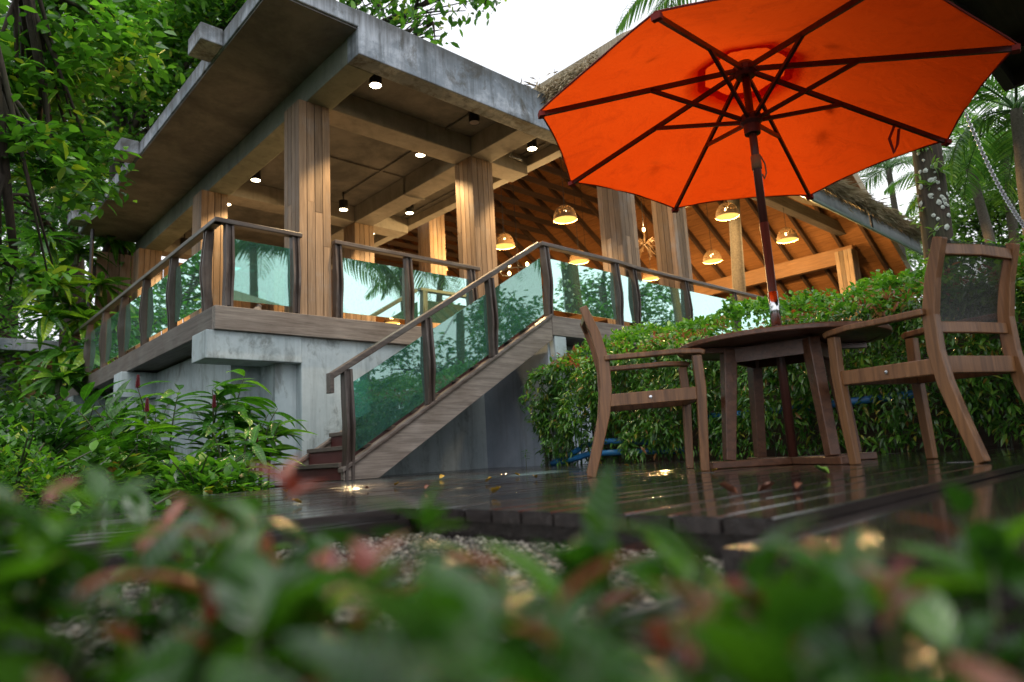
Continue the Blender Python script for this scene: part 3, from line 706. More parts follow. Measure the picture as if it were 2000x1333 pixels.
def canopy(r0, r1, dz, nr=9, na=10, scal=.014, sag=.02):
    b = MB(); rows = []
    for i in range(nr+1):
        rr = r0 + (r1-r0)*i/nr; row = []
        for k in range(8*na):
            u = (k % na)/na; a = PH + (k/na)*math.pi/4
            # straight chord between ribs, scalloped a little, cloth sags between ribs
            ch_ = math.cos(math.pi/8)/math.cos((u-.5)*math.pi/4); s = math.sin(math.pi*u)
            row.append(ucan(rr*ch_*(1-scal*s*(rr/r1)**3), a, dz + .012 - sag*s*(rr/r1)*1.2 + .0035*math.sin(u*6*math.pi)*(rr/r1)**2 + .003*math.sin(rr*23+k)*s*(rr/r1)))
        rows.append(row)
    n = 8*na
    b.add([p for r_ in rows for p in r_], [(i*n+k, i*n+(k+1) % n, (i+1)*n+(k+1) % n, (i+1)*n+k) for i in range(nr) for k in range(n)])
    return b
o = canopy(.27, RT, 0).build('canopy', M['canvas'], um, smooth=True, local=True)
canopy(.002, .40, .065, 4, 8, .02, .01).build('vent_cap', M['canvas'], um, smooth=True, local=True)
M['hem'] = plain('dark_hem', (.20,.015,.01), .8)
canopy(.27, .325, -.004, 1, 10, 0, .0).build('vent_hem', M['canvas'], um, smooth=True, local=True)
# hem along the edge
hemp = []
for k in range(81):
    u = (k % 10)/10; a = PH + (k/10)*math.pi/4; ch_ = math.cos(math.pi/8)/math.cos((u-.5)*math.pi/4); s = math.sin(math.pi*u)
    hemp.append(ucan(RT*ch_*(1-.014*s), a, .010 - .018*s))
MB().tube(hemp, .006, 5, False).build('edge_hem', M['hem'], um, local=True)
MB().tube([(0,0,.02),(0,0,1.5)], .027, 16).build('pole', M['pole'], um, smooth=True, local=True)
MB().tube([(0,0,1.495),(0,0,2.6)], .025, 16).build('pole', M['pole'], um, smooth=True, local=True)
MB().tube([(0,0,.84),(0,0,1.05)], .031, 16).build('steel_sleeve', M['steel'], um, smooth=True, local=True)
MB().tube([(0,0,1.86),(0,0,1.95)], .031, 16).build('pole_joint', M['wicker'], um, smooth=True, local=True)
MB().lathe([(0,2.50),(.06,2.50),(.075,2.53),(.075,2.57),(.05,2.60),(0,2.61)], n=16).build('top_hub', M['rib'], um, local=True)
MB().lathe([(.03,2.10),(.05,2.10),(.052,2.16),(.07,2.18),(.07,2.22),(.05,2.24),(.03,2.25)], n=16).build('runner', M['rib'], um, local=True)
for k in range(8):
    a = PH + k*math.pi/4
    pa, pb = Vector(ucan(.05, a, -.045)), Vector(ucan(RT-.015, a, -.012))
    rb = MB().bar(pa, pb, .020, .030).build('rib', M['rib'], um, local=True)
    q = Vector(ucan(.66, a, -.04))
    MB().bar((.06*math.cos(a), .06*math.sin(a), 2.20), q, .020, .024).build('strut', M['rib'], rb, local=True)
    tip = Vector(ucan(RT-.03, a, -.018)); te = Vector(ucan(RT+.006, a, -.012))
    MB().bar(tip, te, .05, .03).build('tip_pocket', M['hem'], rb, local=True)
# pull strap hanging from one rib and a cord on the pole
a = PH - 4*math.pi/4; s0 = Vector(ucan(1.02, a, -.03))
MB().ribbon([s0, s0+Vector((-.03,.04,-.10)), s0+Vector((-.01,.03,-.20)), s0+Vector((.015,.01,-.14)), s0+Vector((.03,-.01,-.03))], .018, .003, (1,0,0)).build('tie_strap', M['hem'], um, local=True)
MB().tube([(.03,-.02,1.95),(.055,-.03,1.90),(.06,-.03,1.84),(.045,-.02,1.80),(.032,-.015,1.83)], .005, 5).build('cord_loop', M['wicker'], um, local=True)

# ================================================================== TABLE
tb = thing('round_table', (UX, UY, 0), 'round slatted teak table around the umbrella pole', 'table')
TR = .61
# top made of boards cut to a disc
nbd = 11; bw = 2*TR/nbd
ta = R(20)
for i in range(nbd):
    x0 = -TR + i*bw + .002; x1 = x0 + bw - .004; pl = []
    xs = np.linspace(x0, x1, 5)
    up = [(x, math.sqrt(max(0, (TR-.05)**2 - x*x))) for x in xs]; pl = up + [(x, -y) for x, y in up[::-1]]
    pl = [p for p in pl]
    if max(abs(y) for _, y in pl) < .05: continue
    pl = [(x*math.cos(ta)-y*math.sin(ta), x*math.sin(ta)+y*math.cos(ta)) for x, y in pl]
    MB().prism(pl[::-1], 'z', .715, .738).build('slat', M['teakdark'], tb, local=True)
MB().lathe([(TR-.055,.712),(TR-.004,.712),(TR,.716),(TR,.736),(TR-.004,.741),(TR-.055,.741),(TR-.055,.712)], n=72).build('rim', M['teakdark'], tb, smooth=False, local=True)
L0 = R(180-43.2+8)
lp = []
for k in range(4):
    a = L0 + k*math.pi/2; ca, sa = math.cos(a), math.sin(a)
    top = Vector((.33*ca, .33*sa, .70)); bot = Vector((.40*ca, .40*sa, .045)); lp.append(bot)
    MB().ribbon([bot, top], [.06,.085], [.06,.07], (-sa, ca, 0)).build('leg', M['teakdark'], tb, bevel=.005, local=True)
for k in (0, 1):
    a = L0 + k*math.pi/2; ca, sa = math.cos(a), math.sin(a); zo = .0 if k == 0 else .0
    if k == 0: MB().bar((-.52*ca,-.52*sa,.022), (.52*ca,.52*sa,.022), .07, .042).build('foot_bar', M['teakdark'], tb, bevel=.006, local=True)
    else:
        for s in (-1, 1): MB().bar((s*.037*ca,s*.037*sa,.022), (s*.52*ca,s*.52*sa,.022), .07, .042).build('foot_bar', M['teakdark'], tb, bevel=.006, local=True)
for k in range(4):
    a, b_ = L0 + k*math.pi/2, L0 + (k+1)*math.pi/2
    MB().bar((.325*math.cos(a), .325*math.sin(a), .66), (.325*math.cos(b_), .325*math.sin(b_), .66), .025, .085).build('apron', M['teakdark'], tb, local=True)
MB().bar((-.56*math.cos(L0), -.56*math.sin(L0), .695), (.56*math.cos(L0), .56*math.sin(L0), .695), .06, .03).build('batten', M['teakdark'], tb, local=True)

# ================================================================== CHAIRS
m, nt, p, out = new_mat('sling_mesh')
v = pos_map(nt, (1,1,1), 'obj'); n1 = noise(nt, v, 180, 2)
nt.links.new(ramp(nt, n1, [(.4,(.012,.013,.012)), (.6,(.04,.042,.04))]), p.inputs['Base Color']); p.inputs['Roughness'].default_value = .5
tr = N(nt, 'ShaderNodeBsdfTransparent'); ms = N(nt, 'ShaderNodeMixShader'); ms.inputs[0].default_value = .22
nt.links.new(p.outputs[0], ms.inputs[1]); nt.links.new(tr.outputs[0], ms.inputs[2]); nt.links.new(ms.outputs[0], out.inputs[0]); M['sling'] = m
def chair(x, y, deg, sc, label):
    t = thing('armchair', (x, y, 0), label, 'chair', 'teak armchairs at the round table', R(deg))
    t.scale = (sc, sc, sc); WM[t.name] = WM[t.name] @ Matrix.Diagonal((sc, sc, sc, 1))
    T = M['teak']; k = dict(local=True)
    for s in (-1, 1):
        MB().ribbon([(-.37,s*.245,0),(-.315,s*.245,.18),(-.27,s*.245,.34),(-.25,s*.245,.48),(-.25,s*.243,.64),(-.285,s*.24,.80),(-.345,s*.235,.965)], .038, [.05,.055,.062,.065,.062,.055,.046], (1,0,0)).build('rear_leg', T, t, bevel=.005, **k)
        MB().ribbon([(.245,s*.262,0),(.255,s*.268,.2),(.268,s*.272,.45),(.262,s*.272,.635)], [.034,.038,.04,.04], [.045,.05,.054,.052], (1,0,0)).build('front_leg', T, t, bevel=.005, **k)
        MB().ribbon([(.305,s*.274,.645),(.28,s*.274,.655),(.15,s*.274,.662),(-.02,s*.272,.657),(-.18,s*.27,.655),(-.245,s*.268,.655)], [.05,.058,.06,.055,.048,.044], .03).build('armrest', T, t, bevel=.006, **k)
        MB().bar((-.24,s*.245,.415), (.248,s*.262,.425), .028, .07).build('side_rail', T, t, bevel=.004, **k)
    MB().bar((-.252,-.226,.42), (-.252,.226,.42), .03, .075).build('rear_rail', T, t, bevel=.004, **k)
    MB().bar((.255,-.248,.42), (.255,.248,.42), .03, .06).build('front_rail', T, t, bevel=.004, **k)
    MB().ribbon([(-.330,-.217,.915),(-.345,0,.918),(-.330,.217,.915)], .026, .05).build('top_rail', T, t, bevel=.004, **k)
    MB().ribbon([(-.250,-.224,.585),(-.262,0,.585),(-.250,.224,.585)], .026, .05).build('lower_back_rail', T, t, bevel=.004, **k)
    # slings
    def sheet(rows):
        b = MB(); n = len(rows[0]); b.add([p for r_ in rows for p in r_], [(i*n+j, i*n+j+1, (i+1)*n+j+1, (i+1)*n+j) for i in range(len(rows)-1) for j in range(n-1)]); return b
    ys = np.linspace(-.20, .20, 7)
    zz = np.linspace(.56, .955, 8); bx = lambda z: -.255-.10*max(0, (z-.60)/.35)**1.5
    o = sheet([[(bx(z)-.012*(1-(yv/.2)**2)+.018, yv, z) for yv in ys] for z in zz]).build('back_sling', M['sling'], t, smooth=True, **k)
    xs = np.linspace(-.235, .245, 8)
    o = sheet([[(xv, yv, .442-.02*math.sin(math.pi*(xv+.235)/.48)*(1-(yv/.22)**2)) for yv in np.linspace(-.225,.225,7)] for xv in xs]).build('seat_sling', M['sling'], t, smooth=True, **k)
    for s in (-1, 1): MB().lathe([(0,0),(.009,0),(.009,.004),(0,.006)], n=8).build('bolt', M['steel'], t, **k).matrix_basis = WM[t.name] @ Matrix.Translation((-.01, s*.2705, .42)) @ Matrix.Rotation(-s*math.pi/2, 4, 'X')
    return t
chair(3.40, 2.45, -48.5, 1.02, 'teak armchair left of the round table seen from its side')
chair(3.80, 1.05, 68, 1.04, 'teak armchair right of the table with dark mesh back towards us')
# stool with a dark glass jar at the right edge
sp = Vector((3.62, .34, 0))
sl_ = thing('wooden_stool', sp, 'low rounded teak stool at the right edge of the frame', 'stool')
MB().lathe([(0,.40),(.17,.40),(.19,.415),(.19,.435),(.175,.45),(0,.45)], n=28).build('seat', M['teak'], sl_, local=True)
for k in range(4):
    a = k*math.pi/2+.5; MB().tube([(.15*math.cos(a),.15*math.sin(a),0),(.12*math.cos(a),.12*math.sin(a),.41)], [.018,.024], 8).build('leg', M['teak'], sl_, local=True)

# ================================================================== PERSON seated inside
pp_ = Vector((4.80, 11.75, FL))
M['skin'] = plain('skin', (.30,.16,.10), .5); M['hair'] = plain('dark_hair', (.010,.009,.009), .5); M['shirt'] = plain('dark_shirt', (.03,.035,.06), .8)
per = thing('person', pp_, 'person in a dark shirt seated behind the short glass railing', 'person', rz=R(-20))
J = [(0,0,.50),(0,0,.78),(0,.0,1.02),(.02,0,1.10),(.05,0,1.17), (0,.19,.98),(.06,.24,.74),(.27,.20,.70), (0,-.19,.98),(.06,-.24,.74),(.27,-.20,.70), (0,.10,.50),(.42,.12,.50),(.42,.12,.06), (0,-.10,.50),(.42,-.12,.50),(.42,-.12,.06),(.52,.12,.04),(.52,-.12,.04)]
Ed = [(0,1),(1,2),(2,3),(3,4),(2,5),(5,6),(6,7),(2,8),(8,9),(9,10),(0,11),(11,12),(12,13),(0,14),(14,15),(15,16),(13,17),(16,18)]
Rd = [.14,.13,.12,.055,.055,.06,.048,.035,.06,.048,.035,.10,.075,.05,.10,.075,.05,.04,.04]
try:
    body = bpy.data.meshes.new('body'); body.from_pydata(J, Ed, []); body.materials.append(M['shirt'])
    bo = place('body', body, per, WM[per.name].copy()); bo.modifiers.new('skin', 'SKIN')
    if body.skin_vertices:
        for i, r_ in enumerate(Rd): body.skin_vertices[0].data[i].radius = (r_, r_)
        body.skin_vertices[0].data[0].use_root = True
    bo.modifiers.new('sub', 'SUBSURF').render_levels = 2
except Exception as ex: print('body', ex)
hd = MB().lathe([(0,-.115),(.045,-.105),(.066,-.06),(.078,0),(.078,.05),(.06,.095),(.03,.112),(0,.116)], n=16)
hd.v = [(x*1.15 + (.012 if z < -.02 else 0)+.05, y, z+1.27) for x, y, z in hd.v]
hd.add([(.135,.012,1.25),(.135,-.012,1.25),(.158,0,1.245),(.132,0,1.285)], [(0,1,2),(0,2,3),(1,3,2)])
for s in (-1,1): hd.box(.035,.06, s*.078-.006, s*.078+.006, 1.24, 1.29)
hd.build('head', M['skin'], per, smooth=True, local=True)
hr_ = MB().lathe([(.088,-.02),(.09,.05),(.07,.105),(.035,.125),(0,.13)], n=16); hr_.v = [(x*1.15+.035, y, z+1.275) for x, y, z in hr_.v]
hr_.build('hair', M['hair'], per, smooth=True, local=True)
for s in (-1,1): MB().box(.125,.134, s*.03-.009, s*.03+.009, 1.275, 1.285).build('eye', M['hair'], per, local=True)
dc = thing('dining_chair', pp_, 'wooden dining chair under the seated person', 'chair', rz=R(-20))
MB().box(-.22,.22,-.22,.22,.40,.44).build('seat', M['teakdark'], dc, local=True)
for sx in (-.2,.2):
    for sy in (-.2,.2): MB().box(sx-.02,sx+.02,sy-.02,sy+.02,0,.40).build('leg', M['teakdark'], dc, local=True)
MB().box(-.22,-.19,-.22,.22,.44,.90).build('backrest', M['teakdark'], dc, local=True)

# ================================================================== OVERHEAD DARK ROOF (behind camera, right)
rf = thing('shelter', (6.9, .5, 0), 'dark timber shelter roof in the upper right corner', 'shelter')
M['darkwood'] = wood('dark_soffit_wood', (.012,.009,.008), (.045,.032,.026), 'x', objrand=.1)
RX, RY, RZ = 7.32, 1.0, 3.34
nb_ = 14
for i in range(nb_):
    ya = RY - 5.5 + 5.5*i/nb_; MB().box(1.9, RX, ya, ya+5.5/nb_-.008, RZ, RZ+.03).build('soffit_board', M['darkwood'], rf)  # out-of-view left reach widened to shade the umbrella's near side
MB().box(1.9, RX+.03, RY-.05, RY+.03, RZ-.16, RZ+.12).build('fascia', M['darkwood'], rf)
MB().box(RX-.03, RX+.03, RY-5.5, RY-.053, RZ-.16, RZ+.12).build('fascia', M['darkwood'], rf)
MB().add([(1.8,-4.6,RZ+.05),(RX+.1,-4.6,RZ+.05),(RX+.1,RY+.1,RZ+.05),(1.8,RY+.1,RZ+.05),(3.6,-1.8,RZ+1.4),(RX-1.6,-1.8,RZ+1.4)], [(3,2,1,0),(0,1,5,4),(1,2,5),(2,3,4,5),(3,0,4)]).build('roof_cover', M['thatch'], rf)
for x, y in ((RX-.3, -4.2), (3.6, -4.2), (RX-.3, -1.2)): MB().box(x-.09,x+.09,y-.09,y+.09,-.3,RZ).build('post', M['darkwood'], rf)
for k in range(5): MB().box(2.1+k*1.15, 2.18+k*1.15, RY-5.4, RY-.06, RZ-.10, RZ-.005).build('joist', M['darkwood'], rf)
# chain slung from the shelter
c0, c1 = at(1886, 222, 7.6), at(2010, 455, 6.2)
chn = MB(); NL = 62
for i in range(NL):
    t = i/(NL-1); p = c0.lerp(c1, t); p.z -= .30*math.sin(math.pi*t)*.55
    t2 = min(1, t+.02); q = c0.lerp(c1, t2); q.z -= .30*math.sin(math.pi*t2)*.55
    d = (q-p).normalized() if t < 1 else Vector((0,0,-1)); s = d.cross(Vector((0,0,1))).normalized(); u2 = s.cross(d)
    e = s if i % 2 else u2; r_ = .022
    chn.tube([p + d*r_*1.25*math.cos(a) + e*r_*.8*math.sin(a) for a in np.linspace(0, 6.283, 9)], .0055, 5, False)
M['chain'] = plain('wet_chain', (.30,.31,.33), .35, 1)
o = chn.build('hanging_chain', M['chain'], None, label='pale metal chain hanging slack at the right edge', cat='chain')

# ================================================================== VEGETATION
def bez(a, b, c, n=6):
    return [a*(1-t)**2 + b*2*t*(1-t) + c*t*t for t in np.linspace(0, 1, n)]
def tree(name, label, base, trunk_top, tr, clumps, n_leaf, size, mat, kind='diamond', group='trees', bark=None, zr=(-.8,.35), mult=1.0):
    """clumps: (x,y,z,rx,rz) leaf masses; limbs run to each of them"""
    base, trunk_top = Vector(base), Vector(trunk_top)
    t = thing(name, base, label, 'tree', group)
    bk = bark or M['bark']; b = MB()
    mid = base.lerp(trunk_top, .5) + Vector((rng.gauss(0,.15), rng.gauss(0,.15), 0))
    pts = bez(base, mid, trunk_top, 8)
    b.tube(pts, [tr*(1.25-.65*i/7) for i in range(8)], 10)
    b.build('trunk', bk, t, smooth=True)
    lb = MB(); P = []; Dv = []
    tot = sum(c_[3]**2*c_[4] for c_ in clumps)
    for (cx, cy, cz, rx, rz) in clumps:
        c_ = Vector((cx, cy, cz)); s0 = Vector(pts[rng.randint(4, 7)])
        path = bez(s0, (s0+c_)*.5 + Vector((0,0,.3)), c_, 7)
        lb.tube(path, [tr*.38*(1-.12*i) for i in range(7)], 6)
        ends = []
        for k in range(9):
            d = Vector((rng.gauss(0,1), rng.gauss(0,1), rng.gauss(0,.8))).normalized()
            e = c_ + Vector((d.x*rx*.8, d.y*rx*.8, d.z*rz*.8)); q = Vector(path[rng.randint(3, 6)])
            lb.tube(bez(q, (q+e)*.5+Vector((0,0,.12)), e, 4), [tr*.12, tr*.09, tr*.06, tr*.03], 4); ends.append(e)
        m_ = int(n_leaf*rx*rx*rz/tot)
        E_ = np.array([tuple(e) for e in ends])
        # leaves: sub-clumps around twig ends so that gaps stay open
        nsub = max(6, int(m_/60)); u = nrg.normal(size=(nsub, 3)); u /= np.linalg.norm(u, axis=1, keepdims=True)
        rad = nrg.uniform(.35, 1.0, nsub)[:, None]**.6
        sc_ = np.array([cx, cy, cz]) + u*rad*np.array([rx, rx, rz])
        sc_[:len(E_)] = E_[:min(len(E_), nsub)]
        idx = nrg.integers(0, nsub, m_); spread = .16*rx + .07
        P.append(sc_[idx] + nrg.normal(0, 1, (m_, 3))*np.array([spread, spread, spread*.7])); Dv.append(rand_dirs(m_, *zr))
    lb.build('limbs', bk, t, smooth=True)
    P = np.concatenate(P); Dv = np.concatenate(Dv); n = len(P)
    me = scatter('crown', P, Dv, nrg.uniform(.6, 1.2, n)*size, kind, mat, nrg.normal(0, .5, n))
    place('crown', me, t, Matrix.Identity(4), kind='stuff')
    return t
def cl(px, py, d, rx, rz): p = at(px, py, d); return (p.x, p.y, p.z, rx, rz)

# big dark trunk at the left edge, ivy and leaflets on it
tree('rain_tree', 'dark rough trunk at the left edge with leafy twigs', (.30, 5.6, -.1), (-.05, 5.5, 6.5), .25,
     [cl(60,120,6.2,.55,.4), cl(150,60,6.8,.6,.4), cl(40,300,5.4,.35,.35), cl(110,330,6.4,.45,.4), cl(30,520,5.2,.3,.25)], 3800, .14, M['leafA'], 'oval', 'trees left of the pavilion')
tree('broadleaf_tree', 'tall bright green tree rising behind the flat roof left edge', at(250,600,15) - Vector((0,0,2.6)), at(235,200,15), .26,
     [cl(330,150,14.5,1.3,.9), cl(230,90,15,1.4,1.0), cl(420,60,14,1.1,.9), cl(300,270,14.6,1.0,.8), cl(170,200,15,1.3,1.0), cl(450,-20,13.5,1.2,.8), cl(380,170,14.5,.9,.7), cl(330,20,15,1.4,.9), cl(500,-10,13.2,.8,.5)], 16000, .19, M['leafA'], 'oval', 'trees left of the pavilion')
tree('broadleaf_tree', 'darker leafy tree with forked trunk further left', at(150,640,17) - Vector((0,0,3)), at(140,260,17), .28,
     [cl(80,100,17,1.7,1.2), cl(100,250,17,1.5,1.2), cl(190,330,17.5,1.5,1.1), cl(20,200,16,1.5,1.2), cl(120,400,16,1.2,1.0), cl(40,380,14,1.1,.9), cl(170,10,17,1.8,1.2), cl(60,-20,15,1.5,1.0), cl(230,400,18,1.2,.9)], 13500, .18, M['leafB'], 'oval', 'trees left of the pavilion')
tree('broadleaf_tree', 'background tree filling the gap behind the garden hut', at(20,640,24) - Vector((0,0,4)), at(30,400,24), .3,
     [cl(20,450,24,2.0,1.5), cl(110,480,26,2.2,1.5), cl(40,560,22,1.6,1.2), cl(0,330,25,2.2,1.6), cl(170,300,26,2.5,1.8), cl(100,180,26,2.6,1.8), cl(250,180,26,2.2,1.6), cl(330,80,27,2.4,1.6)], 11000, .25, M['leafC'], 'diamond', 'trees left of the pavilion')
tree('backdrop_tree', 'tall tree far behind the left garden', (-1.5, 27, -.3), (-1.5, 27, 6), .35,
     [(-1,26,3.5,2.6,1.8), (1.5,28,4.5,2.6,2.0), (-3.5,25,4.5,2.6,2.0), (-.5,28,7,3.0,2.2), (-4,28,8,3.0,2.2), (2.5,30,8,3.0,2.2), (.5,27,10.5,3.0,2.0), (-2.5,22,2.2,1.8,1.3)], 7500, .32, M['leafB'], 'diamond', 'trees left of the pavilion')
tree('backdrop_tree', 'leafy tree closing the view beyond the balcony end', (1.5, 21, -.3), (1.2, 21, 4), .25,
     [(1.4,20,2.5,1.6,1.2), (.2,20.5,4,1.6,1.3), (2.4,22,5,1.8,1.4), (1.2,21,6.6,1.8,1.4), (3.6,22,3,1.6,1.3), (-1,19,2.6,1.5,1.2)], 9000, .26, M['leafA'], 'diamond', 'trees left of the pavilion')
tree('backdrop_tree', 'dark trees far left reflected in the balcony glass', (-6, 38, -.3), (-6, 38, 8), .4,
     [(-6,36,4,3.5,2.6), (-10,38,7,4,3), (-2,40,6,4,3), (-7,38,12,4.5,3), (-12,34,4,3.5,3), (2,42,11,4,3), (5,44,6,4,3)], 11000, .5, M['leafB'], 'diamond', 'trees left of the pavilion')
# branch hanging over the roof from a tree behind it
tree('overhanging_tree', 'tree whose branches hang over the concrete roof edge', at(560,300,20) - Vector((0,0,6)), at(600,-160,14), .25,
     [cl(740,10,10.5,.50,.32), cl(800,60,10.2,.30,.32), cl(845,45,10.2,.24,.38), cl(690,-30,10.8,.7,.4), cl(880,-10,10.2,.5,.22), cl(960,-14,10.2,.35,.16), cl(600,-40,11,.7,.4), cl(770,-60,10.5,.8,.4)], 1500, .16, M['leafA'], 'oval', 'trees left of the pavilion', zr=(-.95,.1))
# trees right and behind
tree('garden_tree', 'pale leafy tree at the right edge behind the palms', at(1930,640,19) - Vector((0,0,3.2)), at(1935,450,19), .16,
     [cl(1930,440,19,1.5,.8), cl(2000,400,19,1.4,1.0), cl(1890,420,20,1.0,.7), cl(1960,330,21,1.3,.8), cl(1870,360,22,1.0,.7), cl(2040,480,18,1.2,.8)], 9500, .20, M['leafC'], 'diamond', 'trees right of the hall')
tree('garden_tree', 'dense green tree beyond the hall seen under its far eave', at(1560,640,32) - Vector((0,0,4)), at(1560,540,32), .25,
     [cl(1500,580,32,2.2,1.4), cl(1600,560,32,2.2,1.4), cl(1680,540,30,2.0,1.6), cl(1740,500,30,2.0,1.6), cl(1420,590,34,2.2,1.2), cl(1340,600,34,2.0,1.2), cl(1780,450,30,1.8,1.4)], 9000, .30, M['leafC'], 'diamond', 'trees right of the hall')
tree('backdrop_tree', 'green trees closing the view at the right edge', (24, 1.5, -.3), (24, 1.5, 3), .25,
     [(20,2.6,1.2,1.6,1.2), (22,1.2,1.5,1.8,1.4), (19,.6,1.0,1.6,1.2), (24,3.5,2.0,2.2,1.6), (18,1.8,2.4,1.4,1.0), (26,1,3.5,2.2,1.6), (23,4.6,2.2,2,1.6)], 9000, .24, M['leafA'], 'diamond', 'trees right of the hall')
# lichen spotted trunk with ferns
ob = at(1822, 560, 9.6); ob.z = -.2
ot = thing('orchid_tree', ob, 'thick trunk dotted with pale lichen and small ferns beside the hall eave', 'tree', 'trees right of the hall')
tops = at(1815, 240, 9.8)
pts = bez(ob, (ob+tops)*.5 + Vector((.03,0,0)), tops + Vector((0,0,2.2)), 10)
MB().tube(pts, [.215-.004*i for i in range(10)], 14).build('trunk', M['bark'], ot, smooth=True)
M['lichen'] = plain('lichen', (.42,.47,.42), .9)
lc = MB()
to_cam = Vector((-1,-.25,0)).normalized()
for i in range(150):
    t = rng.uniform(.22, .95); k = min(8, int(t*9)); p = Vector(pts[k]).lerp(Vector(pts[k+1]), t*9-k)
    a = math.atan2(to_cam.y, to_cam.x) + rng.gauss(.35, .75); n_ = Vector((math.cos(a), math.sin(a), 0)); s = Vector((-n_.y, n_.x, 0))
    c_ = p + n_*.207; r_ = rng.uniform(.015, .05)
    ring = [c_ + s*math.cos(q)*r_*rng.uniform(.6,1.1) + Vector((0,0,1))*math.sin(q)*r_*rng.uniform(.6,1.2) - n_*.003 for q in np.linspace(0, 6.283, 8)[:-1]]
    lc.add([c_ + n_*.012] + ring, [(0, j+1, (j+1) % 7 + 1) for j in range(7)])
lc.build('lichen_patches', M['lichen'], ot, kind='stuff')
P = []; Dv = []
for i in range(70):
    t = rng.uniform(.2, .95); k = min(8, int(t*9)); p = Vector(pts[k]).lerp(Vector(pts[k+1]), t*9-k); a = math.atan2(to_cam.y, to_cam.x) + rng.gauss(-.3, .9)
    n_ = Vector((math.cos(a), math.sin(a), 0)); b0 = p + n_*.20
    for q in range(7): P.append(b0 + Vector((rng.gauss(0,.01),)*3)); Dv.append(n_ + Vector((rng.gauss(0,.6), rng.gauss(0,.6), rng.gauss(.1,.6))))
place('ferns', scatter('ferns', np.array(P), np.array(Dv), nrg.uniform(.08,.2,len(P)), 'lance', M['leafC']), ot, Matrix.Identity(4), kind='stuff')

# ------------------------------------------------------------------ palms
def frond_mesh(L, nl, ll, droop, seed):
    g = np.random.default_rng(seed); V = []; Fs = []
    def rach(t): return np.array([L*(t-.12*t**3), 0, L*(.42*t - droop*t*t)])
    ts = np.linspace(.12, 1, nl)
    for t in ts:
        p = rach(t); d = rach(t+.01)-rach(t-.01); d /= np.linalg.norm(d); w = ll*math.sin(math.pi*min(1, .12+t*.85))**.7
        for s in (-1, 1):
            side = np.array([0, s, 0.]); out = d*.65 + side*.9 + np.array([0,0,.12]) + g.normal(0,.06,3); out /= np.linalg.norm(out)
            wd = np.cross(out, [0,0,1]); wd /= np.linalg.norm(wd)+1e-9; n0 = len(V); hw = .02
            for q, h_ in ((0, hw*.5), (.35, hw), (.7, hw*.75), (1, .003)):
                c_ = p + out*w*q + np.array([0,0,-1])*w*(.55*q*q)
                V += [c_+wd*h_, c_-wd*h_]
            Fs += [(n0+2*j, n0+2*j+1, n0+2*j+3, n0+2*j+2) for j in range(3)]
    nr = 12; n0 = len(V)
    for i in range(nr+1):
        p = rach(i/nr); r_ = .028*(1-.85*i/nr)
        V += [p+np.array([0,r_,0]), p+np.array([0,0,r_]), p+np.array([0,-r_,0]), p+np.array([0,0,-r_])]
    Fs += [(n0+4*i+k, n0+4*i+(k+1) % 4, n0+4*i+4+(k+1) % 4, n0+4*i+4+k) for i in range(nr) for k in range(4)]
    return np_mesh('frond', np.array(V), np.array(Fs), M['palmleaf'])
FRONDS = [frond_mesh(2.6, 46, .62, .55, 1), frond_mesh(2.9, 50, .60, .72, 2), frond_mesh(2.2, 42, .55, .95, 3)]
def palm(crown, base, label, n=15, sc=1.0, group='palms'):
    crown, base = Vector(crown), Vector(base)
    t = thing('palm_tree', base, label, 'palm', group)
    pts = bez(base, base.lerp(crown, .5) + Vector((rng.gauss(0,.2), rng.gauss(0,.2), 0)), crown, 10)
    MB().tube(pts, [.15-.006*i + (.008 if i % 2 else 0) for i in range(10)], 10).build('trunk', M['palmbark'], t, smooth=True)
    for k in range(n):
        a = k*2.399 + rng.uniform(-.2,.2); el = rng.uniform(-.35, .75) if k > 3 else rng.uniform(.6, 1.0)
        place('frond', FRONDS[k % 3], t, Matrix.Translation(crown) @ Matrix.Rotation(a, 4, 'Z') @ Matrix.Rotation(-el*.8, 4, 'Y') @ Matrix.Rotation(rng.gauss(0,.25), 4, 'X') @ Matrix.Scale(sc*rng.uniform(.85,1.1), 4))
    return t
def gz(p, z=-.3): q = Vector(p); q.z = z; return q
c_ = at(1985, 215, 13); palm(c_, gz(c_ + Vector((.5,.3,0))), 'feathery palm at the right edge above the armchair back', 17, .95)
c_ = at(1895, 330, 17); palm(c_, gz(c_ + Vector((.3,-.2,0))), 'palm with hanging fronds between the spotted trunk and the chain', 14, .9)
c_ = at(1960, 300, 18); palm(c_, gz(c_), 'background palm behind the chain at the right edge', 15, 1.1)
c_ = at(1735, 330, 24); palm(c_, gz(c_), 'distant palm showing between umbrella edge and thatched eave', 14, 1.0)
c_ = at(1400, -60, 15.5); palm(c_, gz(c_ + Vector((.4,.8,0))), 'palm whose fronds poke out above the umbrella top', 15, 1.05)
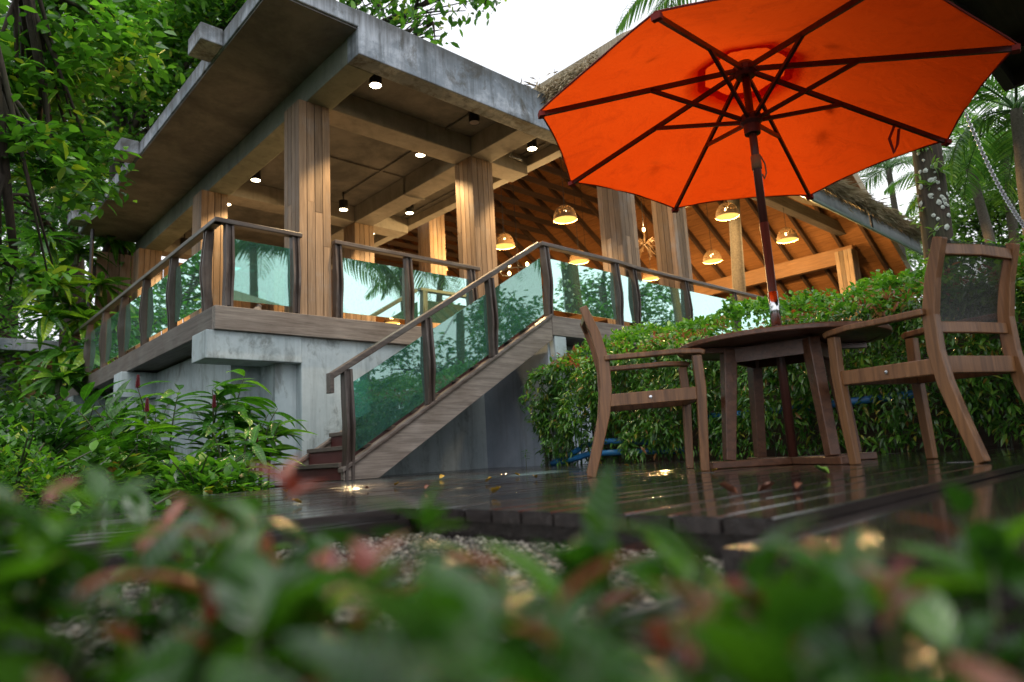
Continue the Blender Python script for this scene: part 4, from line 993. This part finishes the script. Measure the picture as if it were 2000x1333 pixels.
# palms and trees behind and right of the camera (mirrored in the glass)
palm((7.4,-3.6,6.9), (7.9,-4.6,-.3), 'leaning palm behind the viewer reflected in the short glass pane', 16, 1.1)
palm((11.6,-2.4,6.9), (12.6,-4.0,-.3), 'palm right of the viewer reflected between the front columns', 16, 1.15)
palm((12.9,-1.9,6.4), (13.6,-3.5,-.3), 'palm right of the viewer reflected in the middle stair pane', 16, 1.0)
palm((9.2,-2.8,6.3), (9.6,-4.2,-.3), 'palm right of the viewer reflected left of the stairs', 16, 1.1)
tree('shade_tree', 'bushy tree reflected in the stair glass', (16.5,-6.5,-.3), (16.3,-6.0,3.2), .2,
     [(16.0,-5.6,4.2,1.5,1.2), (17.3,-6.6,5.2,1.6,1.3), (14.5,-6.8,3.6,1.5,1.1), (18.5,-5.5,5.0,1.6,1.4), (13,-8,3.4,1.6,1.2)], 4200, .30, M['leafB'], 'diamond', 'trees behind the viewer')
tree('shade_tree', 'tall layered tree reflected in the railing right of the stairs', (20.5,-4.5,-.3), (20.3,-4.2,6.5), .24,
     [(19.5,-3.8,5.6,1.3,.6), (21.0,-4.6,6.8,1.5,.7), (20.2,-3.6,7.9,1.2,.6), (22.4,-3.8,5.2,1.6,.8), (23.5,-4.4,6.6,1.5,.9), (21.8,-3.4,4.2,1.5,.8)], 3200, .30, M['leafB'], 'diamond', 'trees behind the viewer')
tree('shade_tree', 'dark tree reflected in the left side railing', (-8,7,-.3), (-8,7,5), .3,
     [(-8,6,5,2.2,1.6), (-9,9,6,2.4,1.8), (-7,11,5,2.0,1.6), (-9,13,6.5,2.4,1.8), (-7.5,16,5.5,2.2,1.6), (-8,3,6,2.2,1.6), (-7,9,3,1.6,1.2), (-7,13,3,1.8,1.2)], 7000, .33, M['leafB'], 'diamond', 'trees behind the viewer')

# ------------------------------------------------------------------ single leaves as shared meshes
def leaf_mesh(name, mat, w=.3, curl=.25, fold=.12, n=6, wave=0.0):
    V = []; 
    for i in range(n+1):
        t = i/n; hw = w*.5*(math.sin(math.pi*t**.8)**.8 if 0 < t < 1 else 0.0) ; z = -curl*t*t; wv = wave*math.sin(i*2.1)
        V += [(t, hw, z+fold*hw*2+wv), (t, 0, z), (t, -hw, z+fold*hw*2-wv)]
    F_ = []
    for i in range(n):
        a = 3*i; F_ += [(a,a+1,a+4,a+3), (a+1,a+2,a+5,a+4)]
    me = np_mesh(name, np.array(V), np.array(F_), mat, True); return me
LG = [leaf_mesh('ginger_leaf', M['ginger'], .27, .35, .2, 7), leaf_mesh('ginger_leaf', M['ginger'], .25, .6, .2, 7)]
LB = [leaf_mesh('strap_leaf', M['big'], .24, .7, .25, 8, .015), leaf_mesh('strap_leaf', M['big'], .28, .4, .2, 8, .01)]
LF = [leaf_mesh('shrub_leaf', M['fgreen'], .44, .22, .22, 7), leaf_mesh('shrub_leaf', M['fgreen'], .38, .4, .15, 7), leaf_mesh('shrub_leaf', M['fgreen'], .5, .1, .25, 7)]
LR = [leaf_mesh('young_leaf', M['fred'], .32, .35, .3, 6), leaf_mesh('young_leaf', M['fred'], .36, .2, .35, 6)]
def orient(p, d, size, roll=0):
    d = Vector(d).normalized(); up = Vector((0,0,1))
    if abs(d.z) > .97: up = Vector((1,0,0))
    y = up.cross(d).normalized(); z = d.cross(y)
    Mx = Matrix((d, y, z)).transposed().to_4x4()
    return Matrix.Translation(p) @ Mx @ Matrix.Rotation(roll, 4, 'X') @ Matrix.Scale(size, 4)

# ginger clumps in front of the white wall
def ginger(base, label, nst, hgt, lean, lf=9, cone=1, ls=(.26,.40)):
    base = Vector(base); t = thing('ginger_plant', base, label, 'plant', 'ginger plants by the terrace wall')
    for k in range(nst):
        a = rng.uniform(0, 6.28); b0 = base + Vector((math.cos(a), math.sin(a), 0))*rng.uniform(.02,.22)
        H_ = hgt*rng.uniform(.65,1.05); ld = Vector((math.cos(a)*.5+lean[0], math.sin(a)*.5+lean[1], 0))*rng.uniform(.3,.8)
        path = bez(b0, b0+Vector((0,0,H_*.7)), b0 + ld*H_*.75 + Vector((0,0,H_)), 9)
        st_ = MB().tube(path, [.011,.010,.010,.009,.008,.007,.006,.005,.003], 6).build('stem', M['stem'], t, smooth=True)
        for j in range(lf):
            u = .28 + .72*j/(lf-1); i_ = min(7, int(u*8)); p = Vector(path[i_]).lerp(Vector(path[i_+1]), u*8-i_)
            dd = (Vector(path[i_+1])-Vector(path[i_])).normalized(); side = dd.cross(Vector((0,0,1)) if abs(dd.z) < .95 else Vector((1,0,0))).normalized()
            if j % 2: side = -side
            q = Matrix.Rotation(k*1.3+j*.35, 3, dd) @ side
            d = q + dd*.45 + Vector((0,0,rng.uniform(-.25,.25)))
            place('leaf', LG[j % 2], t, orient(p, d, rng.uniform(*ls), rng.gauss(0,.4)))
        if k < cone:
            p = Vector(path[-1]) + Vector((0,0,.01)); b = MB()
            for r_ in range(8):
                for s_ in range(6):
                    a2 = s_*1.047 + r_*.5; rr = .015*(1-r_/11)
                    c_ = p + Vector((math.cos(a2)*rr, math.sin(a2)*rr, r_*.014)); b.add([c_+Vector((math.cos(a2)*.008,math.sin(a2)*.008,.014)), c_+Vector((-math.sin(a2)*.009,math.cos(a2)*.009,-.006)), c_-Vector((-math.sin(a2)*.009,math.cos(a2)*.009,.006)), p+Vector((0,0,r_*.014+.016))], [(0,1,2),(0,3,1),(0,2,3)])
            b.build('flower_cone', M['cone'], t)
    return t
GB = -.06
ginger((2.30,6.75,GB), 'tall ginger plant with red flower cone left of the stairs', 7, 1.12, (-.35,-.15), 11, 1)
ginger((2.62,6.55,GB), 'ginger plant leaning against the white wall beside the stair foot', 6, .85, (-.05,-.15), 10, 0)
ginger((1.85,6.95,GB), 'ginger plant with drooping leaves under the terrace corner', 7, 1.0, (-.4,-.15), 11, 1)
ginger((2.25,5.95,GB), 'low ginger plant nearest the deck with a red cone', 7, .58, (-.1,-.15), 9, 1, (.20,.30))
ginger((1.55,6.35,GB), 'bushy ginger plant at the left end of the clump', 8, .75, (-.2,-.1), 10, 1, (.22,.32))
ginger((2.15,8.6,0), 'ginger plant half hidden behind the clump under the balcony', 6, 1.1, (-.2,0), 8, 0)
# strap leaved climbers at the far left corner of the pavilion
def rosette(base, label, n, ls, spread=1.0, group='climbers at the far left corner', up=.5, ms=LB):
    base = Vector(base); t = thing('strap_leaf_plant', base, label, 'plant', group)
    MB().tube([base+Vector((0,0,-.2)), base, base+Vector((.02,0,.12))], [.05,.05,.02], 8).build('stem', M['stem'], t)
    for k in range(n):
        a = k*2.399; el = rng.uniform(-.5, up+.5)
        d = Vector((math.cos(a)*spread, math.sin(a)*spread, el))
        place('leaf', ms[k % 2], t, orient(base + Vector((0,0,.05*rng.random())), d, rng.uniform(*ls), rng.gauss(0,.3)))
    return t
epi = [(215,470,14.2,'highest strap leaf climber under the roof slab'), (150,500,13.6,'strap leaf climber left of the downpipe'), (195,560,13.2,'bright strap leaf climber at mid height beside the railing end'),
       (110,560,12.6,'dark strap leaf climber nearest the left trunk'), (165,630,12.8,'strap leaf climber level with the railing top'), (125,690,12.2,'strap leaf climber hanging beside the railing end'),
       (170,745,12.0,'lowest strap leaf climber by the end of the timber beam'), (85,470,12.8,'strap leaf climber below the dark trunk'), (225,520,14.4,'small strap leaf climber touching the handrail'),
       (95,620,12.3,'bright strap leaf climber in front of the hut roof'), (140,600,12.9,'strap leaf climber beside the top of the climbing stem'), (115,745,11.6,'low strap leaf climber between hut door and railing end'), (180,690,12.3,'strap leaf climber overlapping the last railing post'), (60,540,12.4,'strap leaf climber at the far left below the trunk'), (235,470,14.6,'strap leaf climber just under the slab end')]
for px, py, d, lb_ in epi: rosette(at(px, py, d), lb_, 22, (.42,.75), 1.0)
# climber stem post carrying them
cs = MB(); cp0 = at(180, 800, 13)
cs.tube([at(170,800,13.2), at(150,640,13.2), at(190,520,13.8), at(235,440,14.6)], [.09,.08,.07,.06], 8)
cs.build('climber_stem', M['bark'], None, smooth=True, label='dark climbing stem carrying the strap leaf plants', cat='stem')
# leafy shrubs of the left garden
def shrub(base, label, r, h, n, size, mat, kind='oval', group='garden shrubs', zr=(-.5,.5)):
    base = Vector(base); t = thing('garden_shrub', base, label, 'shrub', group); b = MB()
    for k in range(9):
        a = rng.uniform(0,6.28); e = base + Vector((math.cos(a)*r*.7, math.sin(a)*r*.7, h*rng.uniform(.5,.95))); b.tube(bez(base, base+Vector((0,0,h*.4)), e, 5), [.012,.01,.008,.006,.004], 5)
    b.build('stems', M['canes'], t)
    u = nrg.normal(size=(n,3)); u /= np.linalg.norm(u,axis=1,keepdims=True); u[:,2] = np.abs(u[:,2]); rad = nrg.uniform(.25,1,n)[:,None]**.5
    P = np.array(base) + u*rad*np.array([r,r,h]); lump = .8+.3*np.sin(P[:,:1]*5)*np.cos(P[:,1:2]*4.3); P = np.array(base)+(P-np.array(base))*lump
    D_ = u*.8 + rand_dirs(n,*zr)
    place('leaves', scatter('leaves', P, D_, nrg.uniform(.6,1.2,n)*size, kind, mat), t, Matrix.Identity(4), kind='stuff')
    return t
shrub((.55,4.6,-.1), 'feathery bright green shrub at the left behind the foreground leaves', .55, .62, 2600, .06, M['leafA'], 'diamond')
shrub((1.15,5.5,-.1), 'low leafy shrub between the feathery shrub and the ginger', .55, .5, 1400, .13, M['hedge'], 'oval')
shrub((1.75,5.4,-.1), 'glossy ground shrub just left of the deck corner', .5, .42, 1300, .12, M['leafA'], 'oval')
shrub((.9,6.8,-.05), 'rounded shrub behind the feathery one at the left', .75, .85, 2200, .13, M['leafB'], 'oval')
shrub((1.5,8.2,0), 'leafy shrub below the middle of the balcony', .8, 1.0, 2200, .15, M['leafA'], 'oval')
shrub((1.6,10.2,.1), 'shrub under the far half of the balcony', .9, 1.1, 2200, .17, M['hedge'], 'oval')
shrub((1.1,12.2,.3), 'shrub in front of the garden hut', 1.0, 1.2, 2200, .18, M['leafB'], 'oval')
shrub((-.3,8.5,0), 'dark shrub at the foot of the left trunk', .9, 1.0, 2000, .16, M['leafB'], 'oval')
shrub((.1,3.6,-.15), 'dim shrub low at the left edge of the deck', .45, .40, 1200, .10, M['leafB'], 'oval')
shrub((.75,3.3,-.15), 'small dim shrub where deck and garden meet', .35, .26, 700, .09, M['hedge'], 'oval')
# ------------------------------------------------------------------ hedge behind the table
hg = thing('hedge', (6.4, 3.2, 0), 'long clipped hedge behind the table with reddish young tips', 'hedge')
b = MB()
for i in range(70):
    y0 = rng.uniform(.1, 6.0); x0 = rng.uniform(6.15, 6.6); h_ = rng.uniform(.8, 1.2)
    b.tube([(x0,y0,-.3),(x0+rng.gauss(0,.03),y0+rng.gauss(0,.04),h_*.5),(x0+rng.gauss(0,.08),y0+rng.gauss(0,.08),h_)], [.009,.008,.005], 5)
b.build('canes', M['canes'], hg)
def surf(n, fn, size, kind, mat, name, dirfn, w=1.0):
    P = np.array([fn() for _ in range(n)]); D_ = np.array([dirfn() for _ in range(n)])
    place(name, scatter(name, P, D_, nrg.uniform(.45,1.35,n)*size, kind, mat, nrg.normal(0,.5,n), w), hg, Matrix.Identity(4), kind='stuff')
def front_tuft():
    y0 = rng.uniform(-.3, 6.05); z0 = 1.16*rng.random()**.75 + .03
    lump = .10*math.sin(y0*5.3+z0*4)+.08*math.sin(y0*11.1-z0*7)
    return y0, z0, 6.02 - .10*math.sin(z0*2.6) + lump
tufts = [front_tuft() for _ in range(2600)]
def fl_(): 
    y0, z0, x0 = tufts[rng.randrange(len(tufts))]; return (x0+rng.gauss(0,.03), y0+rng.gauss(0,.035), z0+rng.gauss(0,.03))
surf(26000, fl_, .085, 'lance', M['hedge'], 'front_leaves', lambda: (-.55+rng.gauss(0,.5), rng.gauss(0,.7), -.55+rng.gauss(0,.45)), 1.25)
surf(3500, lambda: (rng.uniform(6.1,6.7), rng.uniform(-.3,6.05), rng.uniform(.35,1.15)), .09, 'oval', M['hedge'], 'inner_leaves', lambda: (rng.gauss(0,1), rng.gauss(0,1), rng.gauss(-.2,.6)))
def topz(x, y): 
    s = min(1, max(0, (x-6.0)/.95)); s = s*s*(3-2*s); return 1.14 + .42*s + .05*math.sin(y*3.7+x*2)+.035*math.sin(y*9.3) + (.10 if y < 1.6 else 0)
tt = []
for _ in range(1500):
    x0 = rng.uniform(5.95, 7.25); y0 = rng.uniform(-.3, 6.05) ; 
    if x0 > 6.7 and y0 > 5.5: continue
    tt.append((x0, y0, topz(x0, y0) + rng.gauss(0,.03)))
def tl_():
    x0, y0, z0 = tt[rng.randrange(len(tt))]; return (x0+rng.gauss(0,.03), y0+rng.gauss(0,.03), z0+rng.gauss(0,.025))
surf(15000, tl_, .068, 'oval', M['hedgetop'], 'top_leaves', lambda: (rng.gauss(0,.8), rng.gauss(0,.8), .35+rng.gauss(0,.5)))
rt = [q for q in tt if q[0] < 6.42]
def rl_():
    x0, y0, z0 = rt[rng.randrange(0, len(rt), 2)]; return (x0+rng.gauss(0,.03), y0+rng.gauss(0,.03), z0+.025+rng.gauss(0,.025))
surf(2600, rl_, .06, 'lance', M['hedgered'], 'young_tips', lambda: (rng.gauss(0,.7), rng.gauss(0,.7), .6+rng.gauss(0,.4)), 1.5)
M['mud'] = concrete('brown_render', [(.3,(.03,.02,.014)), (.6,(.07,.045,.03)), (.85,(.10,.07,.05))], stain_amt=.4)
MB().box(6.95, 7.10, -4, 5.95, -.33, 1.12).build('added_hedge_wall', M['mud'], None, label='low brown wall added behind the hedge to block the sky', cat='wall')  # added to keep white sky from showing through the hedge
# taller shrubs at the hedge's right end
shrub((7.6,1.6,.9), 'taller pale leaved bush behind the armchair back', .8, .85, 2600, .09, M['leafC'], 'oval', 'hedge bushes')
shrub((6.6,.1,.6), 'orange tipped bush at the right edge beside the armchair', .7, 1.1, 2600, .08, M['hedgered'], 'oval', 'hedge bushes')
shrub((6.9,.5,.3), 'green bush filling the right edge behind the armchair', .8, 1.3, 3600, .08, M['hedge'], 'oval', 'hedge bushes')
# bamboo shoot against the landing wall
bb = thing('bamboo_shoot', (6.02,5.86,0), 'thin dark bamboo canes at the hedge left end by the wall', 'bamboo')
P = []; Dv = []
for k in range(7):
    x0, y0 = 6.0+rng.gauss(0,.03), 5.86+rng.gauss(0,.04); tp = Vector((x0+rng.gauss(-.04,.05), y0+rng.gauss(0,.06), rng.uniform(.7,1.15)))
    pth = bez(Vector((x0,y0,0)), Vector((x0,y0,.5)), tp, 6); MB().tube(pth, [.008,.008,.007,.006,.005,.003], 5).build('cane', M['canes'], bb)
    for j in range(60):
        i_ = min(4, int((rng.random()**.5)*5)); q = Vector(pth[i_]).lerp(Vector(pth[i_+1]), rng.random()); P.append(q); Dv.append((rng.gauss(0,1), rng.gauss(0,1), rng.gauss(-.3,.4)))
place('leaves', scatter('leaves', np.array([tuple(p) for p in P]), np.array(Dv), nrg.uniform(.05,.10,len(P)), 'lance', M['hedge'], widths=1.2), bb, Matrix.Identity(4), kind='stuff')
sd_ = thing('seedling', (5.75,6.0,0), 'tiny seedling growing at the foot of the blue grey wall', 'plant')
MB().tube([(5.75,6.0,0),(5.75,6.0,.14),(5.76,6.0,.22)], .004, 5).build('stem', M['stem'], sd_)
for k in range(8): place('leaf', LG[k % 2], sd_, orient((5.75,6.0,.10+.015*k), (math.cos(k*2.4), math.sin(k*2.4), .3), .07))
# blue hoses under the hedge
for i, (pts, lb_) in enumerate([([(5.94,5.75,.03),(5.93,5.5,.10),(5.95,5.2,.22),(6.02,4.9,.25),(6.05,4.2,.2)], 'upper blue hose under the hedge left end'),
                       ([(5.92,5.7,.03),(5.91,5.45,.05),(5.94,5.15,.12),(6.0,4.7,.12),(6.05,3.9,.1)], 'lower blue hose under the hedge left end'),
                       ([(6.0,3.6,.42),(6.0,3.0,.40),(6.02,2.4,.43),(6.0,1.7,.45)], 'blue pipe showing through the hedge behind the table')]):
    MB().tube(bez(Vector(pts[0]), Vector(pts[1]), Vector(pts[2]), 5) + [Vector(p) for p in pts[3:]], .034, 8).build('hose', M['hose'], None, smooth=True, label=lb_, cat='hose')

# ------------------------------------------------------------------ garden hut far left
hut = thing('garden_hut', at(60,760,17.5), 'small stone walled hut with timber door at the far left', 'building')
ho = at(60,760,17.5); hx, hy = ho.x, ho.y
M['stone'] = concrete('stone_wall', [(.3,(.05,.06,.075)), (.55,(.13,.15,.18)), (.8,(.30,.33,.38))], streak=False, sc=7)
MB().box(hx-3.6, hx-.35, hy, hy+2.5, -.3, 3.45).build('wall', M['stone'], hut)
MB().box(hx+1.55, hx+3.2, hy+.1, hy+2.5, -.3, 3.45).build('wall', M['wall'], hut)
for k in range(6): MB().box(hx-.34+k*.31, hx-.34+k*.31+.30, hy+.12, hy+.17, .2, 3.4).build('door_board', M['board'], hut)
MB().box(hx-3.9, hx+3.6, hy-.7, hy+2.6, 3.455, 3.75).build('roof_slab', M['conc'], hut, bevel=.02)
MB().box(hx+.55, hx+.75, hy+.06, hy+.115, 1.6, 3.0).build('door_slot', M['black'], hut)

# ------------------------------------------------------------------ fallen leaves on the deck
M['fyellow'] = plain('yellow_fallen', (.55,.34,.03), .4, var=.3); M['fbrown'] = plain('brown_fallen', (.16,.06,.03), .4, var=.4); M['fgr'] = plain('green_fallen', (.10,.22,.03), .3, var=.3)
fl = {c: leaf_mesh('fallen_leaf', M[c], .55, -.25, .5, 6, .05) for c in ('fyellow','fbrown','fgr')}
def ondeck(px, py):
    d = _r*(px-1000) + _u*(666.5-py) + _f*FPX; k = (.006-CAM_Z)/d.z; return Vector((d.x*k, d.y*k, .006))
FLV = [(415,967,'fyellow',.09,'yellow leaf flat on the deck far left'), (560,964,'fyellow',.10,'yellow leaf on the deck left of the stair foot'), (720,956,'fbrown',.09,'brownish leaf lying in front of the newel post'),
       (770,950,'fyellow',.08,'curled yellow leaf just right of the stair stringer'), (858,936,'fyellow',.07,'small upright yellow leaf below the stair middle'), (948,943,'fyellow',.10,'upright yellow leaf in the middle of the deck'),
       (962,966,'fyellow',.11,'pale yellow leaf lying nearest the middle of the deck'), (1015,930,'fyellow',.09,'yellow leaf in front of the landing wall'), (1048,935,'fyellow',.10,'flat orange leaf near the bamboo foot'),
       (1228,912,'fyellow',.09,'yellow leaf beneath the left armchair seat'), (1392,923,'fyellow',.08,'yellow leaf beside the left armchair front foot'), (1480,965,'fbrown',.10,'large curled brown leaf between table and deck edge'),
       (1555,958,'fbrown',.07,'small brown leaf right of the curled brown one'), (1620,928,'fgr',.13,'green leaf lying by the table foot'), (1345,916,'fbrown',.08,'reddish leaf behind the left armchair front leg'),
       (590,985,'fyellow',.08,'yellow leaf near the front edge of the deck'), (830,958,'fbrown',.09,'dull leaf on the deck below the stringer end'), (1440,968,'fbrown',.12,'long dry leaf left of the curled brown one')]
for px, py, c_, s_, lb_ in FLV:
    a = rng.uniform(0,6.28); p_ = ondeck(px, py); tilt = rng.uniform(.0,.25)
    place('fallen_leaf', fl[c_], None, orient(p_ + Vector((0,0,.004)), (math.cos(a), math.sin(a), tilt), s_*(.85 if p_.y > 4 else .5), rng.gauss(0,.2)), label=lb_, cat='leaf', group='fallen leaves on the wet deck')
# leaves lying on top of the umbrella, seen through the cloth as dark shapes
for r_, a_, s_, c_, lb_ in ((.80,-12,.10,'fbrown','dark fallen leaf on the umbrella right of the hub'),(.72,-22,.07,'fbrown','small twig like leaf on the umbrella right panel'),(.52,-95,.07,'fbrown','pointed leaf on the umbrella just right of the pole'),(.86,168,.05,'fbrown','thin dry leaf on the umbrella left panel'),(1.0,75,.06,'fbrown','small leaf on the far panel of the umbrella')):
    p_ = Vector(ucan(r_, R(a_), .03)) + Vector((UX, UY, 0)); place('fallen_leaf', fl[c_], None, orient(p_, (math.cos(a_), math.sin(a_), -.25), s_*1.3, 0), label=lb_, cat='leaf', group='leaves on the umbrella')

# ------------------------------------------------------------------ foreground shrubs close to the lens
MB().box(-.6, 1.015, -.9, .615, -.335, -.30).build('planter_soil', M['ground'], None, kind='structure')
right_h = Vector((math.cos(YAW), -math.sin(YAW), 0)); fwd_h = Vector((math.sin(YAW), math.cos(YAW), 0))
def fg_shrub(d, s, top, nst, label, ls=(.044,.074), red=.17, seed=0):
    """d metres ahead, s metres to the right of the lens, top = height of the highest shoots"""
    g = random.Random(seed); base = fwd_h*d + right_h*s; base.z = -.30
    t = thing('foreground_shrub', base, label, 'shrub', 'shrub close to the lens')
    for k in range(nst):
        a = g.uniform(0,6.28); rr = g.uniform(.015,.085); tp = base + Vector((math.cos(a)*rr, math.sin(a)*rr, 0)); tp.z = top - g.uniform(0,.06)*(k > 0)
        b0 = base + Vector((g.gauss(0,.02), g.gauss(0,.02), 0)); path = bez(b0, b0.lerp(tp,.5)+Vector((g.gauss(0,.02),g.gauss(0,.02),.05)), tp, 9)
        MB().tube(path, [.0025]*5+[.002,.0018,.0014,.001], 5).build('stem', M['stem'], t, smooth=True)
        nl_ = 11
        for j in range(nl_):
            u = .45 + .55*j/(nl_-1); i_ = min(7, int(u*8)); p = Vector(path[i_]).lerp(Vector(path[i_+1]), u*8-i_)
            az = k*1.7 + j*1.57 + g.uniform(-.4,.4); el = g.uniform(-.1,.5) + (.7 if j > nl_-3 else 0)
            isr = g.random() < (red*1.5 if j >= nl_-2 else red*.10)
            me = g.choice(LR if isr else LF)
            place('leaf', me, t, orient(p, (math.cos(az), math.sin(az), el), g.uniform(*ls)*(.75 if isr else 1), g.gauss(0,.35)))
# (distance, right offset, top height)
FG = [(.62,-.46,.105,5,'blurred foreground shrub at the lower left corner'), (.55,-.33,.085,5,'blurred green shrub left of centre near the lens'), (.46,-.17,.062,5,'blurred shrub with pink tips left of the middle'),
      (.50,-.06,.055,5,'blurred shrub in the lower middle of the view'), (.44,.045,.048,4,'blurred shrub just right of the middle below the upright leaf'), (.50,.15,.045,5,'blurred glossy shrub right of the middle'),
      (.50,.28,.050,5,'blurred shrub with pink tips towards the right'), (.58,.42,.075,5,'blurred shrub at the lower right corner'), (.36,-.20,.035,4,'nearest dark green shrub at the bottom left'),
      (.33,-.06,.020,5,'nearest shrub at the bottom middle'), (.34,.06,.015,5,'nearest shrub at the bottom right of middle'), (.36,.19,.025,5,'nearest shrub at the bottom right'), (.85,-.66,.125,5,'foreground shrub farther back at the left edge'), (.40,-.31,.055,5,'leafy shrub in the bottom left corner'),
      (.72,-.24,.055,5,'foreground shrub in front of the deck corner'), (.70,-.08,.035,5,'low foreground shrub in front of the gravel'), (.72,.10,.020,5,'low foreground shrub before the gravel right of the middle'), (.44,.36,.045,5,'leafy shrub near the bottom right corner'),
      (.28,-.13,.030,4,'very near blurred leaves at the bottom left of middle'), (.27,.0,.015,4,'very near blurred leaves at the bottom centre'), (.28,.12,.02,4,'very near blurred leaves at the bottom right of centre'), (.95,-.45,.10,5,'foreground shrub at the left beside the deck edge'),
      (.60,-.17,.060,6,'dense foreground shrub before the deck corner'), (.58,.02,.045,6,'dense foreground shrub hiding most of the gravel'), (.62,.22,.040,6,'dense foreground shrub before the lower step'), (.46,-.42,.080,6,'dense blurred shrub at the far bottom left'),
      (.22,-.10,.045,4,'single near sprig left of the centre close to the lens'), (.23,.09,.035,4,'single near sprig right of the centre close to the lens'), (.80,-.36,.075,6,'shrub bridging foreground and deck edge at the left')]
for i, (d, s, top, n_, lb_) in enumerate(FG):
    k_ = .62 if i % 4 == 0 else .84; low = .006 if s > -.12 else .0
    fg_shrub(d*k_, s*k_, CAM_Z-k_*(CAM_Z-top+low), n_+2, lb_, seed=i+40)
# one upright leaf standing clear of the rest and a few hero shoots
for (hx_, hy_, hd, lb_) in ((430,985,.42,'blurred pink leaf tip rising left of the stairs'), (560,900,.55,'thin orange young leaf in front of the stair foot'), (735,1060,.40,'pink young shoot below the stair stringer'), (1480,1075,.45,'slim orange shoot in front of the deck edge'), (1740,1105,.34,'pink blurred leaf before the lower step'), (830,970,.48,'arching green leaf in front of the middle of the deck'), (190,940,.5,'broad blurred green leaf pair at the left')):
    hs_ = thing('young_shoot', at(hx_, hy_+330, hd), lb_, 'plant', 'single shoots close to the lens')
    MB().tube([at(hx_-8, hy_+420, hd), at(hx_+4, hy_+200, hd), at(hx_, hy_+40, hd)], [.0016,.0014,.001], 5).build('stem', M['stem'], hs_)
    green = 'green' in lb_
    for q in range(5 if green else 4):
        az_ = q*1.9+hx_; place('leaf', (LF if green else LR)[q % 2], hs_, orient(at(hx_, hy_+40+q*14, hd), Vector((math.cos(az_)*.8, math.sin(az_)*.8, .9-q*.15)), hd*rng.uniform(.055,.085)*(1.3 if green else 1), rng.gauss(0,.5)))
hero = thing('foreground_shoot', at(1190,1180,.50), 'single upright blurred green leaf standing right of the centre', 'plant')
MB().tube([at(1185,1330,.50), at(1190,1180,.50), at(1188,1080,.50)], .003, 5).build('stem', M['stem'], hero)
for px, py, d, dx, dz, s_, me in ((1188,1090,.50,.05,1,.070,LF[2]), (1190,1100,.50,-.3,.9,.045,LF[0]), (1200,1130,.5,.8,.5,.05,LF[1]), (1180,1150,.5,-.8,.3,.05,LR[0])):
    place('leaf', me, hero, orient(at(px,py,d), right_h*dx + Vector((0,0,dz)), s_, 1.4 if dz > .8 else .3))
